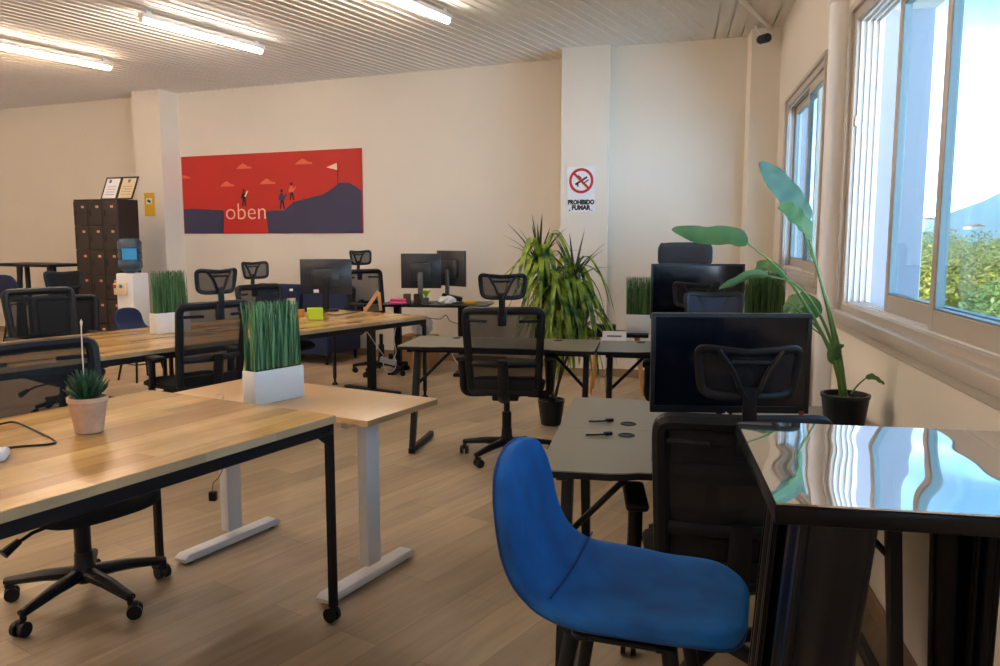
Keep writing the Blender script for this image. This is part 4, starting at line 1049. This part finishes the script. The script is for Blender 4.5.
# twin certificate frame on the lockers
cf = thing('certificate_frame', 'double certificate frame leaning on top of the lockers', 'frame', TLk + Vector((math.cos(lrot), math.sin(lrot), 0)) * (LWk * .76) + Vector((-math.sin(lrot), math.cos(lrot), 0)) * .16 + Vector((0, 0, LH)), lrot)
tl = Matrix.Rotation(-.22, 3, 'X')
for k, m_ in ((-1, 'paper'), (1, 'cream_paper')):
    def sk(x, y, z): return Vector((x * .9 + .25 * z, y - 0 + .2 * z, z))
    b = NB(); w, h = .135, .275; x0 = k * .137
    for (a0, a1, c0, c1) in ((-w, w, 0, .018), (-w, w, h - .018, h), (-w, -w + .018, 0, h), (w - .018, w, 0, h)):
        add_prism(b, [(a0 + x0, c0), (a1 + x0, c0), (a1 + x0, c1), (a0 + x0, c1)], -.008, .008, lambda x, z, y: sk(x, y, z))
    fr = obj('frame', b, M['ink'], cf)
    b = NB(); add_prism(b, [(-w + .016 + x0, .016), (w - .016 + x0, .016), (w - .016 + x0, h - .016), (-w + .016 + x0, h - .016)], -.003, .003, lambda x, z, y: sk(x, y, z)); ce = obj('certificate', b, M[m_], fr)
    b = NB()
    for j in range(4): add_prism(b, [(x0 - .08, .06 + j * .032), (x0 + .08, .06 + j * .032), (x0 + .08, .065 + j * .032), (x0 - .08, .065 + j * .032)], -.0045, -.0032, lambda x, z, y: sk(x, y, z))
    add_prism(b, [(x0 - (.07 if k < 0 else .02), .205), (x0 - (.03 if k < 0 else -.02), .205), (x0 - (.03 if k < 0 else -.02), .245), (x0 - (.07 if k < 0 else .02), .245)], -.0045, -.0032, lambda x, z, y: sk(x, y, z))
    obj('print', b, M['silver'], ce)
# water cooler
q = Vector(((131.5 - 500) / F * 9.45, 9.45, 0))
wc = thing('water_cooler', 'white water cooler with a blue bottle on top, right of the lockers', 'water cooler', q, -.35)
b = NB(); add_box(b, (0, .02, .52), (.25, .26, 1.04), None, .02, 3); body = obj('body', b, M['white'], wc)
b = NB(); add_box(b, (-.03, -.14, .86), (.18, .03, .14), None, .008, 2); obj('dispenser', b, M['cream_paper'], body)
for x, m_ in ((-.09, 'red'), (.0, 'skyblue')):
    b = NB(); add_box(b, (x, -.165, .89), (.025, .03, .04), None, .005, 1); obj('tap', b, M[m_], body)
b = NB(); add_lathe(b, [(.05, 1.03), (.06, 1.05), (.125, 1.09), (.135, 1.11), (.135, 1.18), (.128, 1.195), (.135, 1.21), (.135, 1.28), (.128, 1.295), (.135, 1.31), (.135, 1.40), (.11, 1.44), (.02, 1.45)], 24); bt_ = obj('bottle', b, M['waterbottle'], wc)
b = NB()
prev = None
for k in range(7):
    a = -PI / 2 + .15 + k * .2; lo = Vector((math.cos(a) * .1375, math.sin(a) * .1375, 1.20)); hi = lo + Vector((0, 0, .13)); row = (b.verts.new(lo), b.verts.new(hi))
    if prev: b.faces.new((prev[0], row[0], row[1], prev[1]))
    prev = row
obj('label', b, M['skyblue'], bt_)
# yellow wall sign on the left pillar
def on_wall(px, py, off):                            # point in the back wall plane moved `off` into the room
    o0 = LW0 + LWn * off; r = ray(px, py); k = r.x / r.y
    s = (k * o0.y - o0.x) / (LWd.x - k * LWd.y); p = o0 + LWd * s
    return Vector((p.x, p.y, EYE + r.z / r.y * p.y)), s
wr = math.atan2(LWd.y, LWd.x)
p0, s0_ = on_wall(144.5, 193, .322); p1, s1_ = on_wall(155.5, 216, .322)
ys = thing('wall_sign', 'narrow yellow sign on the left pillar', 'sign', Vector(((p0.x + p1.x) / 2, (p0.y + p1.y) / 2, (p0.z + p1.z) / 2)), wr)
hw, hh = (s1_ - s0_) / 2, (p0.z - p1.z) / 2
b = NB(); add_box(b, (0, -.006, 0), (hw * 2, .01, hh * 2), None, .001, 1); obj('board', b, M['yellow'], ys)
b = NB(); add_box(b, (0, -.0125, hh * .28), (hw * 1.1, .002, hh * .5), None, 0); pn = obj('panel', b, M['paper'], ys)
b = NB(); add_tube(b, [(-hw * .3, -.014, hh * .36), (hw * .3, -.014, hh * .2)], .018, 8, sy=.1); obj('pictogram', b, M['ink'], pn)
# banner
TLb, sl = on_wall(181, 156, .012); TRb, sr = on_wall(361.5, 149, .012); BLb, _ = on_wall(182, 233, .012); BRb, _ = on_wall(362, 234, .012)
ztop = (TLb.z + TRb.z) / 2; zbot = (BLb.z + BRb.z) / 2; BW = sr - sl; BH = ztop - zbot
bo0 = LW0 + LWd * sl + LWn * .012
bn_ = thing('wall_banner', 'wide red banner with navy mountains and white word on the back wall', 'banner', (bo0.x, bo0.y, zbot), wr)
b = NB(); add_box(b, (BW / 2, .004, BH / 2), (BW, .012, BH), None, .001, 1); obj('panel', b, M['banner_red'], bn_)
def flat(name, poly, m, lay=1, holes=None):
    b = NB(); add_prism(b, [(x * BW, z * BH) for x, z in poly], 0, .0015, lambda x, z, y: Vector((x, -.0025 - lay * .0016 - y + .0015, z))); return obj(name, b, M[m], bn_, flat=False)
flat('mountain', [(.003, .003), (.238, .003), (.246, .28), (.238, .30), (.15, .315), (.06, .325), (.003, .315)], 'banner_navy')
flat('mountain', [(.497, .003), (.997, .003), (.997, .50), (.965, .56), (.935, .60), (.885, .605), (.85, .54), (.80, .47), (.70, .42), (.64, .385), (.61, .33), (.585, .28), (.55, .29), (.485, .275)], 'banner_navy')
def cloud(x, z, s):
    flat('cloud', [(x - .043 * s, z), (x + .045 * s, z), (x + .043 * s, z + .018), (x + .02 * s, z + .03), (x + .008 * s, z + .055), (x - .006 * s, z + .068), (x - .018 * s, z + .05), (x - .034 * s, z + .025)], 'banner_cloud')
cloud(.37, .815, 1); cloud(.27, .60, .95); cloud(.50, .615, 1); cloud(.70, .84, 1.05)
flat('cloud', [(.003, .72), (.055, .72), (.05, .735), (.025, .755), (.003, .765)], 'banner_cloud')
flat('flag_pole', [(.876, .595), (.880, .595), (.880, .85), (.876, .85)], 'ink', 2); flat('flag', [(.876, .84), (.820, .79), (.876, .755)], 'banner_cream', 2)
def figure(x, z, s, col, top):
    flat('figure', [(x - .012 * s, z), (x - .006 * s, z), (x, z + .075 * s), (x + .008 * s, z), (x + .014 * s, z), (x + .008 * s, z + .10 * s), (x - .007 * s, z + .10 * s)], col, 2)
    flat('figure', [(x - .009 * s, z + .095 * s), (x + .009 * s, z + .095 * s), (x + .026 * s, z + .155 * s), (x + .022 * s, z + .165 * s), (x + .008 * s, z + .14 * s), (x + .006 * s, z + .175 * s), (x - .006 * s, z + .175 * s), (x - .012 * s, z + .14 * s), (x - .018 * s, z + .11 * s)], top, 3)
    flat('figure', [(x - .005 * s, z + .18 * s), (x + .005 * s, z + .18 * s), (x + .006 * s, z + .205 * s), (x, z + .22 * s), (x - .006 * s, z + .205 * s)], 'ink', 3)
figure(.365, .345, 1.0, 'ink', 'ink'); flat('figure', [(.368, .47), (.376, .46), (.392, .53), (.385, .54)], 'banner_cream', 4)
figure(.578, .30, 1.15, 'ink', 'banner_navy'); figure(.632, .41, 1.0, 'ink', 'banner_cloud')
text_mesh('lettering', 'oben', BH * .30, M['banner_cream'], bn_, (BW * .374, -.0075, BH * .18), (PI / 2, 0, 0), .0006, sx=1.1, off=-.004)
# no-smoking sign on the centre pillar
pd = (Vector((PLr[0], PLr[1], 0)) - Vector((PLl[0], PLl[1], 0))).normalized(); pn_ = Vector((pd.y, -pd.x, 0))
def on_p(px, py):
    o0 = Vector((PLl[0], PLl[1], 0)) + pn_ * .004; r = ray(px, py); k = r.x / r.y
    s = (k * o0.y - o0.x) / (pd.x - k * pd.y); p = o0 + pd * s; return Vector((p.x, p.y, EYE + r.z / r.y * p.y)), s
a0, sa = on_p(567.2, 167); a1, sb_ = on_p(595.2, 212)
SW, SH = sb_ - sa, a0.z - a1.z; cen = (a0 + a1) / 2
ns = thing('no_smoking_sign', 'white no-smoking sign with red ring on the centre pillar', 'sign', cen, math.atan2(pd.y, pd.x))
b = NB(); add_box(b, (0, 0, 0), (SW, .004, SH), None, .0005, 1); obj('board', b, M['paper'], ns)
R0 = SW * .42; zc = SH * .19
b = NB()
ring = [Vector((math.cos(2 * PI * k / 40) * R0, -.004, zc + math.sin(2 * PI * k / 40) * R0)) for k in range(40)]
add_tube(b, ring, .021, 6, closed=True, sx=1, sy=.12) if False else None
for k in range(40):
    a, c = 2 * PI * k / 40, 2 * PI * (k + 1) / 40; ri, ro = R0 * .80, R0 * 1.02
    q4 = [(math.cos(a) * ri, math.sin(a) * ri), (math.cos(a) * ro, math.sin(a) * ro), (math.cos(c) * ro, math.sin(c) * ro), (math.cos(c) * ri, math.sin(c) * ri)]
    b.faces.new([b.verts.new((x, -.0035, zc + z)) for x, z in q4])
add_box(b, (0, -.0042, zc), (R0 * 1.75, .0012, R0 * .2), Matrix.Rotation(PI / 4, 3, 'Y'), 0)
obj('prohibition_ring', b, M['sign_red'], ns)
b = NB(); add_box(b, (.0, -.0032, zc), (R0 * 1.15, .001, R0 * .16), Matrix.Rotation(-.55, 3, 'Y'), 0)
for k in range(5): add_box(b, (-R0 * (.36 - .1 * k), -.0032, zc + R0 * (.38 - .02 * k * k)), (R0 * .14, .001, R0 * .18), Matrix.Rotation(.6 + k * .2, 3, 'Y'), 0)
add_box(b, (-R0 * .28, -.0032, zc - R0 * .3), (R0 * .12, .001, R0 * .35), None, 0)
add_box(b, (R0 * .42, -.0032, zc - R0 * .05), (R0 * .5, .001, R0 * .1), Matrix.Rotation(-.6, 3, 'Y'), 0)
obj('cigarette', b, M['ink'], ns)
text_mesh('lettering', 'PROHIBIDO', SH * .135, M['ink'], ns, (0, -.0035, -SH * .325), (PI / 2, 0, 0), sx=.84, off=.004)
text_mesh('lettering', 'FUMAR', SH * .135, M['ink'], ns, (0, -.0035, -SH * .445), (PI / 2, 0, 0), sx=.95, off=.004)
b = NB(); add_box(b, (-SW * .4, -.0032, -SH * .46), (.014, .001, .016), None, 0); add_box(b, (SW * .36, -.0032, -SH * .465), (.03, .001, .004), None, 0); obj('fine_print', b, M['silver'], ns)
# security camera in the far right corner
q = D(763, 39, 7.45)
sc_ = thing('security_camera', 'small dark security camera in the far ceiling corner', 'camera', q, .5)
b = NB(); add_lathe(b, [(.03, -.07), (.04, -.06), (.04, .03), (.03, .05)], 16, axis='y'); obj('body', b, M['plastic2'], sc_)
b = NB(); add_lathe(b, [(.03, -.075), (.03, -.071)], 14, axis='y'); obj('lens', b, M['screen'], sc_)
b = NB(); add_tube(b, [(0, .0, .03), (0, .08, .10), (0, .10, .18)], .012, 8); add_lathe(b, [(.04, .17), (.04, .19)], 14, (0, .1, 0)); obj('bracket', b, M['white'], sc_)

# navy sofa along the back wall
so_c, _ = on_wall(292, 330, .55)
so = thing('sofa', 'navy sofa against the back wall behind the wood desk', 'sofa', (so_c.x, so_c.y, 0), wr)
b = NB(); add_box(b, (0, 0, .22), (1.5, .72, .22), None, .03, 3); obj('base', b, M['navy'], so)
for x in (-.36, .36):
    b = NB(); add_box(b, (x, -.04, .395), (.69, .6, .15), None, .04, 3); obj('seat_cushion', b, M['navy'], so)
    b = NB(); add_box(b, (x, .26, .66), (.69, .18, .44), Matrix.Rotation(-.12, 3, 'X'), .05, 3); obj('back_cushion', b, M['navy'], so)
for x in (-.70, .70):
    for y in (-.3, .3):
        b = NB(); add_tube(b, [(x, y, .115), (x, y, 0)], [.022, .016], 10); obj('leg', b, M['black'], so)
# carton box + white bag
q = P(408, 371, 0)
cb = thing('cardboard_box', 'brown cardboard box on the floor under the black desk', 'box', (q.x + .10, 9.0, 0), -.35)
b = NB(); add_box(b, (0, 0, .18), (.36, .26, .36), None, .003, 1); obj('carton', b, M['card'], cb)
b = NB(); add_box(b, (0, -.131, .18), (.05, .001, .36), None, 0); obj('tape', b, M['cream_paper'], cb)
b = NB(); bmesh.ops.create_icosphere(b, subdivisions=3, radius=.12)
for v in b.verts: v.co *= 1 + rnd.uniform(-.12, .12); v.co.z = max(0, v.co.z + .10)
o = obj('plastic_bag', b, M['paper'], sharp=10); o.location = (q.x + .13, 9.0, .361); tag(o, 'crumpled white bag on top of the cardboard box', 'bag')
# bar tables and stools in the back left
def far_bar(label, loc, rot, w=.6):
    t = thing('bar_table', label, 'table', loc, rot, 'far bar tables')
    b = NB(); add_box(b, (0, 0, 1.10), (w, .6, .035), None, .006, 1); obj('tabletop', b, M['black'], t)
    for sx in (-1, 1):
        for sy in (-1, 1):
            b = NB(); add_tube(b, [(sx * (w / 2 - .06), sy * .24, 1.085), (sx * (w / 2 - .0), sy * .3, 0)], [.035, .028], 8); obj('leg', b, M['black'], t)
    return t
q = D(47, 262, 10.4); far_bar('dark bar table left of the lockers', (q.x, 10.5, 0), wr, .66)
q = D(2, 262, 10.3); far_bar('dark bar table cut by the left edge', (q.x, 10.75, 0), wr, .62)
FS = dup(st, (0, 0, 0), 0, 'navy stool back showing between the far bar tables', 'far blue stools')
q = D(15, 275, 9.6); FS.location = (q.x, 9.75, 0); FS.rotation_euler = (0, 0, face((.3, .95)))
q = D(141, 310, 8.2); o = dup(st, (q.x, 8.15, 0), face((.75, -.5)), 'navy stool standing in front of the water cooler', 'far blue stools')
for c in o.children:
    pass
o.scale = (.82, .82, .72)
q = D(82, 275, 10.6); dup(st, (q.x, 10.45, 0), face((-.5, .85)), 'blue stool half hidden behind the lockers', 'far blue stools')

def own(root, part, m):
    for c in root.children_recursive:
        if c.name.split('.')[0] == part:
            c.material_slots[0].link = 'OBJECT'; c.material_slots[0].material = M[m]
for o in COL.objects:
    if o.get('group') == 'far blue stools': own(o, 'seat_shell', 'navy')
for o in COL.objects:
    if o.name.split('.')[0] == 'ceiling_light' and o.location.x < -4: own(o, 'tube', 'tube_warm')
own(cJ, 'back_mesh', 'fabric'); own(cJ, 'headrest_mesh', 'fabric'); own(cE, 'back_mesh', 'mesh_dense'); own(cE, 'headrest_mesh', 'mesh')
# ------------------------------------------------------------------ outdoors
GZ = -5.0
def terrain():
    b = NB(); N1, N2 = 60, 60; V_ = []
    rnd = random.Random(4)
    for i in range(N1 + 1):
        row = []
        th = math.radians(-30 + 125 * i / N1)
        for j in range(N2 + 1):
            r = 5 * (1400 / 5) ** (j / N2); x = 2.5 + r * math.sin(th + .15); y = r * math.cos(th + .15) + 1
            a = math.atan2(x, y)
            h = GZ
            if r > 60: h += (min(r, 260) - 60) * .040
            if r > 300:
                k = min(1, (r - 300) / 420); ridge = 40 * math.exp(-((a - .615) / .10) ** 2) + 10 + 9 * math.sin(a * 9 + 1) + 4 * math.sin(a * 31) + 16 * math.exp(-((a - .9) / .2) ** 2)
                h += max(0, ridge) * k * k * (3 - 2 * k)
            if r > 850: h -= (r - 850) * .12
            row.append(b.verts.new((x, y, h + rnd.uniform(-.5, .5) * min(1, r / 200))))
        V_.append(row)
    for i in range(N1):
        for j in range(N2):
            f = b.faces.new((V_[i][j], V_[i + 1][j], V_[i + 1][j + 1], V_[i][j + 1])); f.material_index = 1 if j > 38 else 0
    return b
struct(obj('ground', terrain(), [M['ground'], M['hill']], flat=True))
def tree_bm(seed, n=1500, R=1.9, Hc=2.6):
    rnd = random.Random(seed); b = NB()
    blobs = [(Vector((rnd.uniform(-1, 1) * R * .6, rnd.uniform(-1, 1) * R * .6, rnd.uniform(-.5, .7) * Hc * .7)), rnd.uniform(.55, 1.0) * R * .62) for _ in range(9)]
    for k in range(n):
        c, r = blobs[k % 9]; d = Vector((rnd.gauss(0, 1), rnd.gauss(0, 1), rnd.gauss(0, 1))).normalized(); p = c + d * r * rnd.uniform(.72, 1.05)
        s = rnd.uniform(.035, .085); a = Vector((rnd.gauss(0, 1), rnd.gauss(0, 1), rnd.gauss(0, .6))).normalized(); e = a.cross(d + Vector((.01, .02, .3))).normalized()
        b.faces.new([b.verts.new(p - a * s), b.verts.new(p + e * s * .5), b.verts.new(p + a * s), b.verts.new(p - e * s * .5)])
    return b
def make_tree(label, m, seed, h):
    t = thing('tree', label, 'tree', group='trees outside the window')
    o = obj('crown', tree_bm(seed, 7000), M[m], t, flat=True); o.location.z = h
    b = NB(); add_tube(b, smooth_path([(0, 0, 0), (.1, .05, h * .5), (0, 0, h + .8)], 3), [.16, .14, .13, .12, .1, .07, .05], 8); obj('trunk', b, M['trunk'], t)
    return t
kinds = [make_tree('yellow-green tree outside the large window', 'tree_a', 21, 3.6), make_tree('light green tree outside the large window', 'tree_b', 22, 3.6), make_tree('dark green tree outside the large window', 'tree_c', 23, 3.6)]
spots = []
rt = random.Random(31)
for i, (az, r, z) in enumerate([(.50, 11.5, 3.3), (.56, 13, 3.2), (.62, 10.5, 3.0), (.66, 14, 3.9), (.72, 11, 3.4), (.54, 17, 4.0), (.60, 19, 4.6), (.66, 20, 5.2), (.47, 16, 3.8), (.42, 20, 4.4), (.80, 13, 4.2), (.52, 26, 5.0), (.58, 28, 5.4), (.64, 26, 6.0), (.70, 24, 5.8), (.9, 14, 4.0), (.46, 27, 5.0), (.75, 18, 5.0), (.35, 24, 4.4), (1.0, 12, 3.6), (.60, 40, 6.3), (.54, 42, 6.0), (.48, 40, 5.8), (.67, 38, 6.9)]):
    spots.append((r * math.sin(az) + .6, r * math.cos(az), z - 3.6, (0, 0, 1, 0, 1, 0, 1, 2)[i % 8]))
seen = set()
for (x, y, z, k) in spots:
    base = kinds[k]; sc = rt.uniform(.95, 1.25)
    if k not in seen: seen.add(k); o = base; o.location = (x, y, GZ + z - .95); o.rotation_euler = (0, 0, rt.uniform(0, 6))
    else: o = dup(base, (x, y, GZ + z - .95), rt.uniform(0, 6), base['label'])
    o.scale = (sc, sc, 1.0)
rt = random.Random(8)
for i, (px, py, w, h) in enumerate(((896, 224, 9, 7), (924, 219, 8, 9), (948, 226, 12, 6), (974, 220, 10, 5), (1004, 221, 12, 6), (1034, 218, 9, 7), (1070, 222, 12, 6))):
    w *= .6; h *= .6; p = D(px, py + 4, 330); t = thing('house', 'pale house in the valley seen through the large window', 'house', (p.x, p.y, p.z - 4), rt.uniform(-.4, .4), 'houses in the valley')
    b = NB(); add_box(b, (0, 0, h / 2), (w, 5, h)); obj('walls', b, M['house'], t)
    b = NB(); add_prism(b, [(-w / 2 - .4, h), (w / 2 + .4, h), (0, h + 1)], -2.8, 2.8, lambda a, c, z: Vector((a, z, c))); obj('roof', b, M['roof_tile'], t)

# ------------------------------------------------------------------ light
wd = bpy.data.worlds.new('sky'); SC.world = wd; wd.use_nodes = True
nt = wd.node_tree; N = nt.nodes; L = nt.links; bg = N['Background']
tc = N.new('ShaderNodeTexCoord'); sx = N.new('ShaderNodeSeparateXYZ'); L.new(tc.outputs['Generated'], sx.inputs[0])
rp = N.new('ShaderNodeValToRGB'); e = rp.color_ramp.elements
e[0].position = 0; e[0].color = (.62, .80, 1.0, 1); e[1].position = 1; e[1].color = (.02, .055, .11, 1)
for p_, c_ in ((.07, (.46, .70, 1.0, 1)), (.15, (.26, .40, .58, 1)), (.26, (.050, .095, .14, 1)), (.45, (.028, .072, .125, 1))):
    x_ = rp.color_ramp.elements.new(p_); x_.color = c_
L.new(sx.outputs['Z'], rp.inputs['Fac'])
no = N.new('ShaderNodeTexNoise'); no.inputs['Scale'].default_value = 3.2; no.inputs['Detail'].default_value = 6
L.new(tc.outputs['Generated'], no.inputs['Vector'])
cr = N.new('ShaderNodeValToRGB'); cr.color_ramp.elements[0].position = .50; cr.color_ramp.elements[1].position = .68
L.new(no.outputs['Fac'], cr.inputs['Fac'])
mx = N.new('ShaderNodeMix'); mx.data_type = 'RGBA'; mu = N.new('ShaderNodeMath'); mu.operation = 'MULTIPLY'; mu.inputs[1].default_value = .12; L.new(cr.outputs['Color'], mu.inputs[0]); L.new(mu.outputs[0], mx.inputs['Factor']); L.new(rp.outputs['Color'], mx.inputs['A']); mx.inputs['B'].default_value = (1, 1, 1, 1)
L.new(mx.outputs['Result'], bg.inputs['Color']); bg.inputs['Strength'].default_value = 7.5
su_ = bpy.data.lights.new('sun', 'SUN'); su_.energy = 5; su_.angle = .01; su_.color = (1, .93, .8)
so_ = bpy.data.objects.new('sun', su_); COL.objects.link(so_); so_.rotation_euler = Vector((.75, .35, -.62)).to_track_quat('-Z', 'Y').to_euler()
def portal(A, B, s0, s1, h0, h1):
    a = Vector((A[0], A[1], 0)); b = Vector((B[0], B[1], 0)); d = (b - a).normalized(); n = Vector((-d.y, d.x, 0))
    l = bpy.data.lights.new('window_portal', 'AREA'); l.shape = 'RECTANGLE'; l.size = s1 - s0; l.size_y = h1 - h0; l.cycles.is_portal = True
    o = bpy.data.objects.new('window_portal', l); COL.objects.link(o)
    o.location = a + d * ((s0 + s1) / 2) + n * .2 + Vector((0, 0, (h0 + h1) / 2)); o.rotation_euler = (-n).to_track_quat('-Z', 'Z').to_euler()
portal(NA, NBk, n0, n1, 1.10, 2.47); portal(WA, WB, fw0, fw1, 1.16, 2.60); portal(NA, NBk, n2, n3, 1.10, 2.47)

# ------------------------------------------------------------------ camera
cam = bpy.data.cameras.new('camera'); cam.sensor_width = 36; cam.lens = F / 1000 * 36; cam.clip_start = .05; cam.clip_end = 3000
co = bpy.data.objects.new('camera', cam); COL.objects.link(co); co.location = (0, 0, EYE); co.rotation_euler = (PI / 2 - PITCH, 0, 0)
SC.camera = co
for o in COL.objects:
    if 'up' in o.keys(): del o['up']
SC.view_settings.view_transform = 'Standard'; SC.view_settings.look = 'None'; SC.view_settings.gamma = 1; SC.view_settings.use_curve_mapping = False
SC.view_settings.exposure = 1.08
SC.cycles.use_denoising = True
SC.cycles.max_bounces = 10; SC.cycles.diffuse_bounces = 5; SC.cycles.transparent_max_bounces = 12
